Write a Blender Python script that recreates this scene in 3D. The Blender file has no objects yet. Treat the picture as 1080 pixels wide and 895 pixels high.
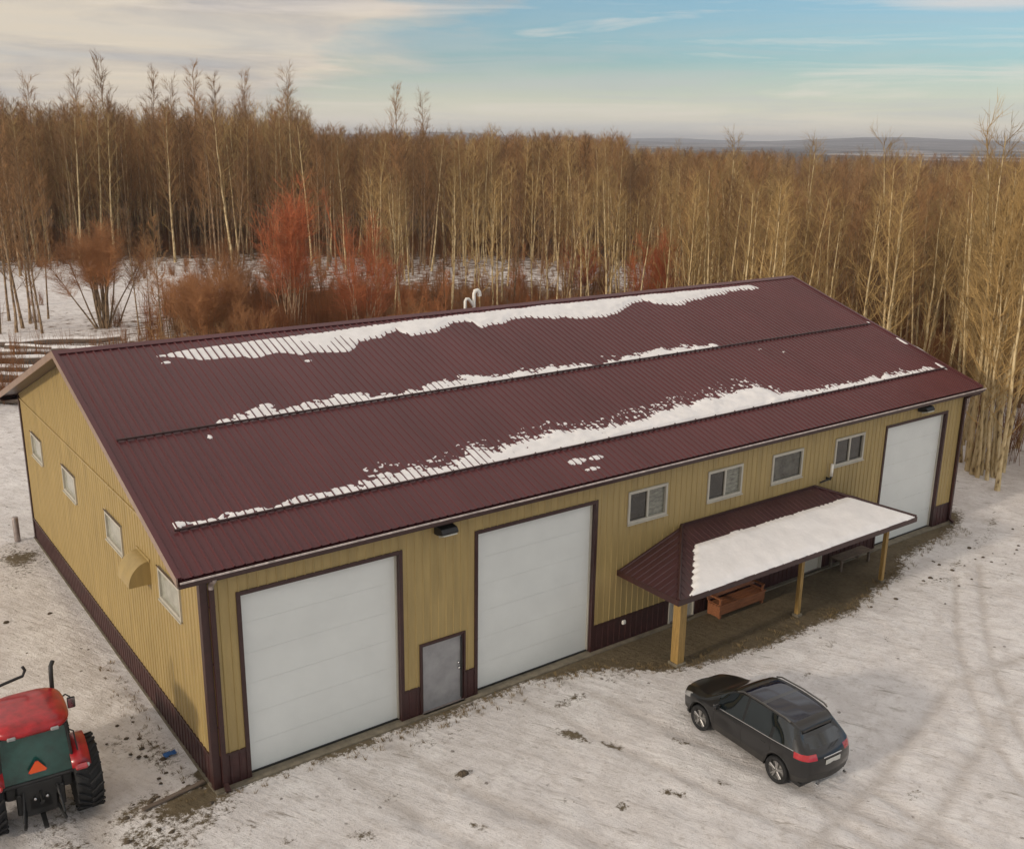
import bpy, math, random
import numpy as np
from mathutils import Vector, Matrix
R = math.radians
rnd = random.Random(7)
nrs = np.random.RandomState(11)
C = bpy.context.scene.collection
scene = bpy.context.scene

# ------------------------------------------------------------------ building numbers (metres)
L, W = 30.33, 18.53          # length along x, depth along y
EZ = 5.656                   # roof plane height above the wall line
HR = 8.754                   # ridge
SL = (HR - EZ) / (W / 2)
OX, OY = 0.57, 0.34          # overhangs
RIB = 0.2286

# ------------------------------------------------------------------ helpers
def tag(o, label=None, cat=None, group=None, kind=None):
    if label: o['label'] = label
    if cat: o['category'] = cat
    if group: o['group'] = group
    if kind: o['kind'] = kind
    return o

def empty(name, loc, rz=0.0, label=None, cat=None, group=None):
    o = bpy.data.objects.new(name, None); C.objects.link(o)
    o.location = loc; o.rotation_euler = (0, 0, rz)
    o.empty_display_size = 0.3
    return tag(o, label, cat, group)

class MB:
    """collects shapes and links them as one mesh object"""
    def __init__(s): s.v = []; s.f = []; s.sm = []
    def add(s, vs, fs, smooth=False):
        n = len(s.v); s.v += [tuple(v) for v in vs]
        s.f += [tuple(i + n for i in f) for f in fs]; s.sm += [smooth] * len(fs)
        return s
    def box(s, x0, x1, y0, y1, z0, z1):
        vs = [(x0,y0,z0),(x1,y0,z0),(x1,y1,z0),(x0,y1,z0),(x0,y0,z1),(x1,y0,z1),(x1,y1,z1),(x0,y1,z1)]
        return s.add(vs, [(0,3,2,1),(4,5,6,7),(0,1,5,4),(1,2,6,5),(2,3,7,6),(3,0,4,7)])
    def cbox(s, c, d, M=None, ch=0.0):
        """box centred at c with size d and chamfered vertical/horizontal edges"""
        dx, dy, dz = d[0]/2, d[1]/2, d[2]/2
        if ch <= 0:
            vs = [(sx*dx, sy*dy, sz*dz) for sz in (-1,1) for sx, sy in ((-1,-1),(1,-1),(1,1),(-1,1))]
            fs = [(0,3,2,1),(4,5,6,7),(0,1,5,4),(1,2,6,5),(2,3,7,6),(3,0,4,7)]
        else:
            c1 = min(ch, dx*.9, dy*.9, dz*.9)
            vs = []
            for z, i in ((-dz, c1), (-dz+c1, 0), (dz-c1, 0), (dz, c1)):
                for (x, y) in ((-dx+c1,-dy),(dx-c1,-dy),(dx,-dy+c1),(dx,dy-c1),(dx-c1,dy),(-dx+c1,dy),(-dx,dy-c1),(-dx,-dy+c1)):
                    k = i
                    vs.append((x - math.copysign(k, x) if abs(x) > k else x, y - math.copysign(k, y) if abs(y) > k else y, z))
            fs = [tuple(range(7,-1,-1)), tuple(range(24,32))]
            for r in range(3):
                for i in range(8):
                    j = (i+1) % 8; fs.append((r*8+i, r*8+j, r*8+8+j, r*8+8+i))
        out = []
        for v in vs:
            p = Vector(v)
            if M is not None: p = M @ p
            out.append((p.x + c[0], p.y + c[1], p.z + c[2]))
        return s.add(out, fs)
    def tube(s, pts, rad, n=8, cap=True, smooth=True):
        pts = [Vector(p) for p in pts]; rings = []
        rr = rad if isinstance(rad, (list, tuple)) else [rad]*len(pts)
        ref = None
        for i, p in enumerate(pts):
            t = (pts[min(i+1, len(pts)-1)] - pts[max(i-1, 0)]).normalized()
            if ref is None: ref = Vector((0,0,1)) if abs(t.z) < .9 else Vector((1,0,0))
            a = t.cross(ref).normalized(); b = t.cross(a).normalized(); ref = a.cross(t)
            rings.append([p + (a*math.cos(k*2*math.pi/n) + b*math.sin(k*2*math.pi/n))*rr[i] for k in range(n)])
        vs = [v for r in rings for v in r]; fs = []
        for i in range(len(pts)-1):
            for k in range(n):
                q = (k+1) % n; fs.append((i*n+k, i*n+q, (i+1)*n+q, (i+1)*n+k))
        s.add(vs, fs, smooth)
        if cap: s.add(rings[0], [tuple(range(n))]); s.add(rings[-1], [tuple(range(n-1,-1,-1))])
        return s
    def lathe(s, prof, axis='x', c=(0,0,0), n=28, smooth=True):
        vs = []; fs = []
        for (r, h) in prof:
            for k in range(n):
                a = 2*math.pi*k/n
                if axis == 'x': p = (h, r*math.cos(a), r*math.sin(a))
                elif axis == 'y': p = (r*math.cos(a), h, r*math.sin(a))
                else: p = (r*math.cos(a), r*math.sin(a), h)
                vs.append((p[0]+c[0], p[1]+c[1], p[2]+c[2]))
        for i in range(len(prof)-1):
            for k in range(n):
                q = (k+1) % n; fs.append((i*n+k, i*n+q, (i+1)*n+q, (i+1)*n+k))
        return s.add(vs, fs, smooth)
    def prism(s, poly, axis, a, b, smooth=False):
        n = len(poly)
        def P(p, t): return (t, p[0], p[1]) if axis == 'x' else ((p[0], t, p[1]) if axis == 'y' else (p[0], p[1], t))
        vs = [P(p, a) for p in poly] + [P(p, b) for p in poly]
        s.add(vs, [tuple(range(n)), tuple(range(2*n-1, n-1, -1))])
        s.add(vs, [(i, (i+1) % n, n+(i+1) % n, n+i) for i in range(n)], smooth)
        return s
    def build_split(s, name, mat, parent=None, n=None):
        import copy
        out = []; k = n or 8
        for i in range(0, len(s.v), k):
            q = MB(); q.v = s.v[i:i+k]; q.f = [tuple(j-i for j in f) for f in s.f if i <= f[0] < i+k]; q.sm = [False]*len(q.f)
            out.append(q.build(name, mat, parent))
        return out
    def build(s, name, mat, parent=None, loc=None, fixn=True):
        me = bpy.data.meshes.new(name); me.from_pydata(s.v, [], s.f); me.update()
        me.polygons.foreach_set('use_smooth', s.sm)
        if mat: me.materials.append(mat)
        if fixn:
            import bmesh
            bm = bmesh.new(); bm.from_mesh(me); bmesh.ops.recalc_face_normals(bm, faces=bm.faces); bm.to_mesh(me); bm.free()
        o = bpy.data.objects.new(name, me); C.objects.link(o)
        if parent: o.parent = parent
        if loc: o.location = loc
        return o

def mesh_np(name, V, F, mat, smooth=False):
    """V (n,3), F (m,k) all same size"""
    me = bpy.data.meshes.new(name)
    V = np.asarray(V, np.float32); F = np.asarray(F, np.int32)
    m, k = F.shape
    me.vertices.add(len(V)); me.vertices.foreach_set('co', V.ravel())
    me.loops.add(m*k); me.loops.foreach_set('vertex_index', F.ravel())
    me.polygons.add(m); me.polygons.foreach_set('loop_start', np.arange(0, m*k, k, dtype=np.int32))
    me.update(calc_edges=True)
    if smooth: me.polygons.foreach_set('use_smooth', np.ones(m, bool))
    me.materials.append(mat)
    return me

# numpy value noise -----------------------------------------------------------
_tab = np.random.RandomState(3).rand(256, 256)
def vnoise(x, y):
    xi = np.floor(x).astype(int); yi = np.floor(y).astype(int); fx = x-xi; fy = y-yi
    fx = fx*fx*(3-2*fx); fy = fy*fy*(3-2*fy)
    g = lambda a, b: _tab[a & 255, b & 255]
    return (g(xi,yi)*(1-fx)+g(xi+1,yi)*fx)*(1-fy) + (g(xi,yi+1)*(1-fx)+g(xi+1,yi+1)*fx)*fy
def fbm(x, y, o=4):
    x = np.asarray(x, float); y = np.asarray(y, float); s = 0; a = .5; t = 0
    for k in range(o):
        s = s + a*vnoise(x*2**k+17*k, y*2**k+31*k); t += a; a *= .5
    return s/t
def sstep(a, b, x):
    t = np.clip((x-a)/(b-a), 0, 1); return t*t*(3-2*t)

# ------------------------------------------------------------------ materials
def new_mat(name):
    m = bpy.data.materials.new(name); m.use_nodes = True
    nt = m.node_tree; b = nt.nodes['Principled BSDF']
    return m, nt, b
def N(nt, t, **kw):
    n = nt.nodes.new(t)
    for k, v in kw.items():
        if hasattr(n, k) and not k.startswith('i_'): setattr(n, k, v)
    return n
def mat(name, col, rough=.5, metal=0, var=.12, scale=3.0, bump=0, bscale=40, col2=None, coat=0, spec=.5, streak=None, objrand=0):
    m, nt, b = new_mat(name)
    tc = N(nt, 'ShaderNodeTexCoord'); mp = N(nt, 'ShaderNodeMapping')
    nt.links.new(tc.outputs['Object'], mp.inputs['Vector'])
    if streak: mp.inputs['Scale'].default_value = streak
    nz = N(nt, 'ShaderNodeTexNoise'); nz.inputs['Scale'].default_value = scale; nz.inputs['Detail'].default_value = 6; nz.inputs['Roughness'].default_value = .65
    nt.links.new(mp.outputs[0], nz.inputs['Vector'])
    mx = N(nt, 'ShaderNodeMix', data_type='RGBA')
    c2 = col2 or tuple(c*(1-var*2) for c in col); c1 = col if col2 else tuple(min(1, c*(1+var)) for c in col)
    mx.inputs[6].default_value = (*c1, 1); mx.inputs[7].default_value = (*c2, 1)
    rp = N(nt, 'ShaderNodeMapRange'); rp.inputs[1].default_value = .3; rp.inputs[2].default_value = .7
    nt.links.new(nz.outputs[0], rp.inputs[0]); nt.links.new(rp.outputs[0], mx.inputs[0])
    out = mx.outputs[2]
    if objrand:
        oi = N(nt, 'ShaderNodeObjectInfo'); hs = N(nt, 'ShaderNodeHueSaturation')
        r2 = N(nt, 'ShaderNodeMapRange'); r2.inputs[3].default_value = 1-objrand; r2.inputs[4].default_value = 1+objrand
        nt.links.new(oi.outputs['Random'], r2.inputs[0]); nt.links.new(r2.outputs[0], hs.inputs['Value'])
        nt.links.new(out, hs.inputs['Color']); out = hs.outputs[0]
    nt.links.new(out, b.inputs['Base Color'])
    b.inputs['Roughness'].default_value = rough; b.inputs['Metallic'].default_value = metal
    b.inputs['Coat Weight'].default_value = coat; b.inputs['Coat Roughness'].default_value = .08
    b.inputs['Specular IOR Level'].default_value = spec
    if bump:
        n2 = N(nt, 'ShaderNodeTexNoise'); n2.inputs['Scale'].default_value = bscale; n2.inputs['Detail'].default_value = 4
        nt.links.new(mp.outputs[0], n2.inputs['Vector'])
        bp = N(nt, 'ShaderNodeBump'); bp.inputs['Strength'].default_value = bump; bp.inputs['Distance'].default_value = .02
        nt.links.new(n2.outputs[0], bp.inputs['Height']); nt.links.new(bp.outputs[0], b.inputs['Normal'])
    return m

M = {}
M['siding'] = mat('tan_siding', (.405,.295,.118), .45, var=.1, scale=1.3, streak=(3,3,.35), bump=.15, bscale=6)
M['trim'] = mat('brown_trim', (.047,.017,.016), .4, var=.15, scale=5)
M['wainscot'] = mat('brown_wainscot', (.06,.022,.021), .45, var=.2, scale=3, streak=(1,1,1))
M['roof'] = mat('maroon_roof_metal', (.102,.026,.029), .36, var=.1, scale=.5, bump=.1, bscale=3, streak=(1,.25,1), spec=.35)
M['door_white'] = mat('white_door_panel', (.76,.78,.755), .42, var=.03, scale=.8, bump=.05, bscale=3)
M['door_grey'] = mat('grey_steel_door', (.33,.325,.33), .45, var=.12, scale=2)
M['white'] = mat('white_vinyl', (.50,.47,.40), .45, var=.05)
M['pane_dark'] = mat('dark_window_glass', (.028,.026,.022), .08, var=.5, scale=4, spec=.8)
M['pane_light'] = mat('blind_behind_glass', (.22,.22,.18), .18, var=.3, scale=5, streak=(1,1,3), spec=.8)
M['concrete'] = mat('concrete', (.21,.18,.13), .85, var=.2, scale=4, bump=.3, bscale=30)
M['post'] = mat('painted_wood_post', (.36,.225,.07), .6, var=.2, scale=4, streak=(6,6,.6))
M['cedar'] = mat('stained_cedar', (.30,.115,.05), .55, var=.25, scale=4, streak=(.5,6,6), bump=.2)
M['grey_wood'] = mat('weathered_wood', (.17,.13,.10), .8, var=.3, scale=5, streak=(.5,6,6), bump=.3)
M['black'] = mat('black_plastic', (.018,.018,.018), .5, var=.2)
M['lens'] = mat('lamp_lens', (.55,.55,.5), .2, var=.05)
M['alu'] = mat('galvanised_trim', (.42,.36,.34), .35, metal=.6, var=.15, scale=6)
M['snow'] = mat('settled_snow', (.88,.855,.845), .6, var=.05, scale=2, bump=.5, bscale=9)
M['frost_glint'] = mat('frost_glint_gutter_lip', (.58,.50,.46), .5, var=.25, scale=9)
M['pvc'] = mat('white_pvc', (.8,.78,.72), .35, var=.04)
M['rubber'] = mat('tyre_rubber', (.010,.010,.011), .75, var=.3, scale=8, bump=.3)
M['rim'] = mat('alloy_rim', (.42,.41,.40), .3, metal=.8, var=.1)
M['paint'] = mat('dark_grey_car_paint', (.0075,.0072,.0075), .3, var=.1, scale=1.5, coat=.7, spec=.4)
M['cladding'] = mat('car_lower_cladding', (.03,.028,.026), .55, var=.2)
M['glass'] = mat('tinted_car_glass', (.006,.010,.012), .04, var=.1, spec=1.0)
M['sunroof'] = mat('panoramic_glass', (.003,.005,.018), .05, var=.1, spec=.7)
M['chrome'] = mat('chrome', (.6,.6,.6), .18, metal=1, var=.02)
M['chrome2'] = mat('dark_satin_rail', (.16,.155,.15), .3, metal=.8, var=.1)
M['red_lens'] = mat('red_lens', (.42,.012,.02), .12, var=.1, coat=1)
M['clear_lens'] = mat('clear_lens', (.30,.30,.30), .1, var=.05, coat=1)
M['plate'] = mat('licence_plate', (.55,.55,.52), .4, var=.05)
M['red'] = mat('red_tractor_paint', (.40,.007,.013), .32, var=.25, scale=4, coat=.3)
M['tglass'] = mat('green_cab_glass', (.018,.085,.072), .06, var=.3, scale=1.5, spec=.8)
M['orange'] = mat('orange_reflector', (.85,.11,.02), .45, var=.05)
M['blue'] = mat('blue_rag', (.03,.12,.35), .8, var=.2)
M['soil'] = mat('dark_clod', (.10,.075,.05), .9, var=.3, scale=9, bump=.5)
M['grass_dry'] = mat('dry_grass_blades', (.24,.17,.08), .8, var=.3, scale=2)
M['logbark'] = mat('grey_log_bark', (.16,.125,.10), .85, var=.35, scale=3, streak=(.4,4,4), bump=.5)

M['porch_metal'] = mat('shaded_maroon_porch_metal', (.060,.022,.024), .38, var=.12, scale=1)  # roof maroon darkened to paint in the north shade on the porch
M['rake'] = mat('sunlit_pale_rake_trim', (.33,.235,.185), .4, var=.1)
def bark(name, c1, c2, dark, rand=.18):
    m, nt, b = new_mat(name)
    tc = N(nt,'ShaderNodeTexCoord')
    mp = N(nt,'ShaderNodeMapping'); mp.inputs['Scale'].default_value = (5,5,1.6); nt.links.new(tc.outputs['Object'], mp.inputs[0])
    nz = N(nt,'ShaderNodeTexNoise'); nz.inputs['Scale'].default_value = 1.4; nz.inputs['Detail'].default_value = 5; nt.links.new(mp.outputs[0], nz.inputs[0])
    cr = N(nt,'ShaderNodeValToRGB'); nt.links.new(nz.outputs[0], cr.inputs[0])
    e = cr.color_ramp; e.elements[0].position = .34; e.elements[0].color = (*dark,1); e.elements[1].position = .44; e.elements[1].color = (*c2,1)
    x = e.elements.new(.62); x.color = (*c1,1)
    oi = N(nt,'ShaderNodeObjectInfo'); hs = N(nt,'ShaderNodeHueSaturation'); r2 = N(nt,'ShaderNodeMapRange')
    r2.inputs[3].default_value = 1-rand; r2.inputs[4].default_value = 1+rand
    nt.links.new(oi.outputs['Random'], r2.inputs[0]); nt.links.new(r2.outputs[0], hs.inputs['Value']); nt.links.new(cr.outputs[0], hs.inputs['Color'])
    nt.links.new(hs.outputs[0], b.inputs['Base Color']); b.inputs['Roughness'].default_value = .8
    return m
M['bark_gold'] = bark('pale_poplar_bark', (.74,.60,.36), (.58,.44,.23), (.18,.12,.06))
M['bark_grey'] = bark('greyish_poplar_bark', (.36,.25,.15), (.22,.15,.085), (.08,.05,.03))
M['bark_birch'] = bark('birch_bark', (.60,.45,.30), (.42,.28,.17), (.14,.08,.05))
M['twig_gold'] = mat('golden_brown_twigs', (.49,.325,.13), .75, var=.25, scale=.5, objrand=.36)
M['twig_brown'] = mat('brown_twigs', (.37,.205,.088), .8, var=.25, scale=.5, objrand=.36)
M['twig_red'] = mat('rust_red_twigs', (.55,.175,.07), .75, var=.25, scale=.8, objrand=.12)
M['twig_red2'] = mat('rust_orange_brush', (.46,.185,.07), .8, var=.3, scale=.25)
M['twig_bush'] = mat('reddish_brown_brush', (.43,.205,.085), .8, var=.25, scale=.3, objrand=.2)

# ------------------------------------------------------------------ ground
def axis_pts(lo, hi, step, far, grow=1.09):
    a = list(np.arange(lo, hi+1e-6, step)); s = step; x = hi; up = []
    while x < far: s *= grow; x += s; up.append(x)
    s = step; x = lo; dn = []
    while x > -far: s *= grow; x -= s; dn.append(x)
    return np.array(dn[::-1] + a + up)
gx = axis_pts(-9, 37, .14, 9000); gy = axis_pts(-17, 4, .14, 9000)
GX, GY = np.meshgrid(gx, gy, indexing='ij')
n1 = fbm(GX*.9, GY*.9, 5); n2 = fbm(GX*.25+40, GY*.25+9, 4); n3 = fbm(GX*3.1+5, GY*3.1, 3)
# bare brown strip along the front wall and under the porch
edge_x = [-6,-1.2, 0, 1.5, 3, 5.4, 7.5, 9, 10.4, 11.4, 12.5, 15, 17.5, 20.4, 22, 23.7, 25.5, 27.5, 30.3, 31.5, 40]
edge_d = [0, .2, .15, .12, .35, .6, .45, .35, .75, 1.1, 2.05, 2.35, 2.6, 2.6, 2.4, 1.9, 1.25, 1.1, .8, .3, 0]
de = np.interp(GX, edge_x, edge_d) + (n2-.5)*1.0*(GX > 4)
bare = sstep(.65, -.55, (-GY) - de*1.02) * sstep(-.6, .0, GX) * sstep(33, 30.5, GX) * (GY < 1)
def blob(cx, cy, rx, ry, k=1.0, rot=0):
    c, s = math.cos(rot), math.sin(rot); dx = GX-cx; dy = GY-cy
    u = (dx*c+dy*s)/rx; v = (-dx*s+dy*c)/ry
    return k*np.exp(-(u*u+v*v))
for b_ in [(-.6,-.1,1.4,.65,.95,.2), (-1.5,.2,1.0,.7,.62,0), (-1.9,-.5,.9,.4,.6,.4), (-.6,2.2,.6,1.8,.5,0), (-1.1,3.2,.9,1.4,.36,0), (-.35,6,.3,4,.33,0), (-1.7,-1.1,1.5,1.0,.58,0), (-.6,-.9,1.3,.6,.55,.3), (-3.4,-.3,1.5,1.0,.5,0), (-3.2,1.2,1.3,2.2,.42,0), (-.8,16.8,.9,1.7,.8,0), (-1.6,14.4,.7,.9,.4,0),
           (24.6,-3.1,1.5,.35,.5,-.25), (26.4,-2.6,1.2,.25,.5,.2), (27.2,-4.2,1.1,.3,.38,.1), (29.5,-1.9,2,.5,.42,.2), (31.5,-1.2,1.6,.3,.5,.4), (33,-.5,1.3,.3,.4,.5), (21.2,-3.4,1.2,.4,.35,0),
           (11.4,-1.5,1.6,.7,.4,0), (9.3,-1.0,1.4,.4,.35,0), (5.3,-1.2,1.6,.5,.36,0), (-.2,-1.6,.9,.5,.4,0),(3.2,-2.6,.28,.2,.55,0),(3.9,-2.2,.3,.12,.5,.3),
           (5.0,-2.75,.35,.18,.7,0), (.6,-2.6,.3,.2,.55,0), (2.0,-3.4,.5,.22,.62,-.9), (8.2,-3.0,.65,.2,.85,-1.1), (8.7,-3.9,.4,.18,.7,-1.1), (8.6,-6.2,.4,.18,.75,-1.0), (7.3,-5.9,.2,.18,.8,0), (10.3,-4.9,.4,.16,.65,-1.0), (9.8,-6.6,.3,.15,.6,-1.0), (6.4,-5.0,.3,.14,.6,-1.0), (13.2,-9.5,.4,.15,.55,.2), (15.5,-4.6,.5,.2,.5,.2), (17.5,-3.8,.6,.2,.5,.1), (19.4,-4.6,.4,.2,.5,.2), (4.2,-4.6,.35,.16,.6,-.9), (9.2,-1.7,.9,.25,.6,.1)]:
    bare = np.maximum(bare, blob(*b_))
# packed snow tracks: polylines with width
def track(pts, w):
    d = np.full(GX.shape, 99.)
    for (a, b_) in zip(pts[:-1], pts[1:]):
        ax, ay = a; bx, by = b_; vx, vy = bx-ax, by-ay; l2 = vx*vx+vy*vy
        t = np.clip(((GX-ax)*vx+(GY-ay)*vy)/l2, 0, 1)
        d = np.minimum(d, np.hypot(GX-ax-t*vx, GY-ay-t*vy))
    return np.exp(-(d/w)**2)
trk = np.zeros(GX.shape)
for off in (0, 1.55):
    trk = np.maximum(trk, track([(25.6+off,-3.1), (24.3+off,-3.9), (21.5+off,-5.6), (19+off*.9,-7.4), (16.6+off*.7,-9.6), (14.4+off*.5,-12.5), (12.6+off*.4,-16)], .12)*.6)
    trk = np.maximum(trk, track([(36,-8+off), (26,-9.6+off), (18.8,-8.7+off), (13,-10.2+off), (6,-11.4+off), (-2,-11+off)], .17)*.6)
    trk = np.maximum(trk, track([(2.6+off,-.4), (3.4+off,-4), (5.2+off,-8), (9+off,-14)], .17)*.55)
    trk = np.maximum(trk, track([(8.1+off,-.5), (8.8+off,-4), (9.8+off,-8.5), (12+off,-15)], .16)*.55)
    trk = np.maximum(trk, track([(11.0+off,-8.4), (10.9+off,-11), (10+off,-14)], .14)*.6)
    trk = np.maximum(trk, track([(-4.2+off,.8), (-4.3+off,-4), (-3.5+off,-9)], .3)*.8)
# height
dist = np.hypot(GX+6.5, GY+20)
GZ = (n1-.5)*.10 + (n3-.5)*.06 + (fbm(GX*6+3, GY*6, 2)-.5)*.03 - trk*.07
GZ *= (dist < 400)
near_b = (GX > -.4) & (GX < L+.4) & (GY > -2.9) & (GY < W+.4)
GZ = np.where(near_b, GZ*.15 - .01, GZ)
GZ += sstep(35, 120, dist)*(dist<900)*(fbm(GX*.03, GY*.03, 3)-.5)*1.2
GZ += sstep(2500, 4500, dist)*(6 + 85*np.clip(fbm(GX*.0007+3, GY*.0007+8, 3)-.36,0,1))
# litter mask for woodland floor / clearing
az = np.arctan2(GX+6.5, GY+20.1)
litter = sstep(38, 60, dist)*(.62+.5*fbm(GX*.11, GY*.11+7, 4))*(1-.45*sstep(44,33,GX)*0)
clear = np.exp(-(((GX-15)/15)**2 + ((GY-82)/26)**2)) + np.exp(-(((GX-2)/12)**2 + ((GY-45)/22)**2)) + 1.2*np.exp(-(((GX-44)/10)**2+((GY-3)/16)**2))
open_ = sstep(98, 104, dist)*sstep(134, 126, dist)*sstep(.30, .36, .636+.0*az)*(az < .80)
litter = litter*(1-.75*np.clip(clear,0,1))*(1-.45*open_)
V = np.stack([GX, GY, GZ], -1).reshape(-1, 3)
nx, ny = GX.shape
I = np.arange(nx*ny).reshape(nx, ny)
F = np.stack([I[:-1,:-1], I[1:,:-1], I[1:,1:], I[:-1,1:]], -1).reshape(-1, 4)

gm, nt, b = new_mat('snowy_ground')
def attr(n):
    a = N(nt,'ShaderNodeAttribute'); a.attribute_name = n; return a.outputs['Fac']
def math_(op, a, b_=None, c=None, clamp=False):
    n = N(nt,'ShaderNodeMath', operation=op); n.use_clamp = clamp
    for i, v in enumerate((a, b_, c)):
        if v is None: continue
        if isinstance(v, (int, float)): n.inputs[i].default_value = v
        else: nt.links.new(v, n.inputs[i])
    return n.outputs[0]
def noise_(scale, detail=5, rough=.6, vec=None, dist_=0):
    n = N(nt,'ShaderNodeTexNoise'); n.inputs['Scale'].default_value = scale; n.inputs['Detail'].default_value = detail
    n.inputs['Roughness'].default_value = rough; n.inputs['Distortion'].default_value = dist_
    nt.links.new(vec or tcg.outputs['Object'], n.inputs['Vector']); return n.outputs[0]
def mix_(f, a, b_):
    n = N(nt,'ShaderNodeMix', data_type='RGBA')
    nt.links.new(f, n.inputs[0])
    for i, v in ((6, a), (7, b_)):
        if isinstance(v, tuple): n.inputs[i].default_value = (*v, 1)
        else: nt.links.new(v, n.inputs[i])
    return n.outputs[2]
def mr_(x, a, b_, c=0., d=1.):
    n = N(nt,'ShaderNodeMapRange'); nt.links.new(x, n.inputs[0])
    for i, v in enumerate((a, b_, c, d)): n.inputs[i+1].default_value = v
    return n.outputs[0]
tcg = N(nt,'ShaderNodeTexCoord')
nf = noise_(7, 7, .7); nm = noise_(1.1, 6, .65); nl = noise_(.22, 4); nff = noise_(30, 4, .7)
mp = N(nt,'ShaderNodeMapping'); mp.vector_type = 'TEXTURE'; mp.inputs['Rotation'].default_value = (0,0,R(-66)); mp.inputs['Scale'].default_value = (1.9, .34, 1)
nt.links.new(tcg.outputs['Object'], mp.inputs[0])
nst = noise_(1.6, 6, .65, mp.outputs[0])
mixn = math_('ADD', math_('MULTIPLY', nf, .55), math_('MULTIPLY', nm, .45))
ba = attr('bare')
amp = math_('MULTIPLY', math_('MULTIPLY', ba, math_('SUBTRACT', 1.05, ba)), 13.0)
mixb = math_('ADD', math_('MULTIPLY', nf, .5), math_('ADD', math_('MULTIPLY', nm, .3), math_('MULTIPLY', nff, .2)))
bm_ = mr_(math_('ADD', ba, math_('MULTIPLY', math_('SUBTRACT', mixb, .5), amp)), .40, .68)
n2m = noise_(2.6, 7, .72)
mp2 = N(nt,'ShaderNodeMapping'); mp2.vector_type = 'TEXTURE'; mp2.inputs['Rotation'].default_value = (0,0,R(-60)); mp2.inputs['Scale'].default_value = (1.2, .19, 1)
nt.links.new(tcg.outputs['Object'], mp2.inputs[0]); nst2 = noise_(.9, 6, .7, mp2.outputs[0])
snowc = mix_(mr_(nl, .35, .65), (.89,.86,.85), (.82,.785,.775))
snowc = mix_(mr_(n2m, .50, .70, 0, .55), snowc, (.50,.45,.41))
nbl = noise_(.75, 5, .6, None, .8)
snowc = mix_(mr_(nbl, .48, .60, 0, .45), snowc, (.66,.62,.60))
snowc = mix_(mr_(nbl, .44, .36, 0, .7), snowc, (.93,.905,.89))
snowc = mix_(mr_(nst, .52, .70, 0, .42), snowc, (.44,.39,.35))
nlo = noise_(.35, 3, .5)
snowc = mix_(math_('MULTIPLY', mr_(nlo, .45, .6), mr_(nst2, .58, .66, 0, .8)), snowc, (.30,.26,.22))
snowc = mix_(mr_(nf, .56, .70, 0, .5), snowc, (.36,.31,.27))
snowc = mix_(mr_(nff, .60, .72, 0, .35), snowc, (.30,.26,.23))
vor = N(nt,'ShaderNodeTexVoronoi'); vor.inputs['Scale'].default_value = 1.7; nt.links.new(tcg.outputs['Object'], vor.inputs['Vector'])
spk = math_('MULTIPLY', math_('LESS_THAN', math_('ADD', vor.outputs['Distance'], math_('MULTIPLY', nff, .14)), .15), .75)
snowc = mix_(math_('MULTIPLY', spk, mr_(nm, .48, .56)), snowc, (.13,.10,.08))
snowc = mix_(math_('MULTIPLY', attr('track'), mr_(nm, .3, .7, .45, 1.0)), snowc, (.44,.39,.35))
soil = mix_(mr_(nf, .35, .65), (.17,.135,.08), (.10,.075,.045))
soil = mix_(mr_(nm, .4, .7, 0, .6), soil, (.21,.165,.105))
lit = mr_(math_('ADD', attr('litter'), math_('MULTIPLY', math_('SUBTRACT', nm, .5), 1.6)), .38, .62)
litc = mix_(mr_(nf, .35, .65), (.13,.075,.045), (.20,.13,.075))
colr = mix_(lit, snowc, litc)
colr = mix_(bm_, colr, soil)
# far country: dark woods with pale snow fields
mpf = N(nt,'ShaderNodeMapping'); mpf.inputs['Scale'].default_value = (.0022,.0022,1); mpf.inputs['Rotation'].default_value = (0,0,.6); nt.links.new(tcg.outputs['Object'], mpf.inputs[0])
nfar = noise_(1.0, 4, .55, mpf.outputs[0])
farc = mix_(mr_(nfar, .54, .58), (.07,.058,.055), (.38,.35,.345))
colr = mix_(attr('far'), colr, farc)
nt.links.new(colr, b.inputs['Base Color']); b.inputs['Roughness'].default_value = .75; b.inputs['Specular IOR Level'].default_value = .25
bp = N(nt,'ShaderNodeBump'); bp.inputs['Strength'].default_value = .9; bp.inputs['Distance'].default_value = .09
nt.links.new(math_('ADD', math_('MULTIPLY', nf, .8), math_('ADD', math_('MULTIPLY', nff, .35), math_('MULTIPLY', nst, .9))), bp.inputs['Height']); nt.links.new(bp.outputs[0], b.inputs['Normal'])
gme = mesh_np('ground', V, F, gm, smooth=True)
far_ = sstep(450, 900, dist)
for nme, arr in (('bare', bare), ('track', trk), ('litter', litter), ('far', far_)):
    a = gme.attributes.new(nme, 'FLOAT', 'POINT'); a.data.foreach_set('value', arr.ravel().astype(np.float32))
go = bpy.data.objects.new('ground', gme); C.objects.link(go); tag(go, kind='structure')

# ------------------------------------------------------------------ the shop building
shop = empty('shop_building', (0,0,0), 0, 'long tan metal shop building with maroon ribbed roof, three white overhead doors and a porch', 'building')
fd = dict(h=4.68)
doors = [(.87, 4.94, 4.68), (7.31, 11.34, 4.68), (25.30, 29.10, 4.68)]
mandoors = [(5.56, 6.86, 1.98), (14.60, 15.62, 2.05), (21.02, 22.08, 2.05)]
fwin = [(12.62, 14.16), (15.95, 17.5), (18.98, 20.5), (22.28, 23.9)]
WZ0, WZ1 = 3.79, 4.74
SK = .80     # wainscot height
f_open = [(a, c_, 0, h) for a, c_, h in doors + mandoors] + [(a, c_, WZ0, WZ1) for a, c_ in fwin]
TOP = 5.52

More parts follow.
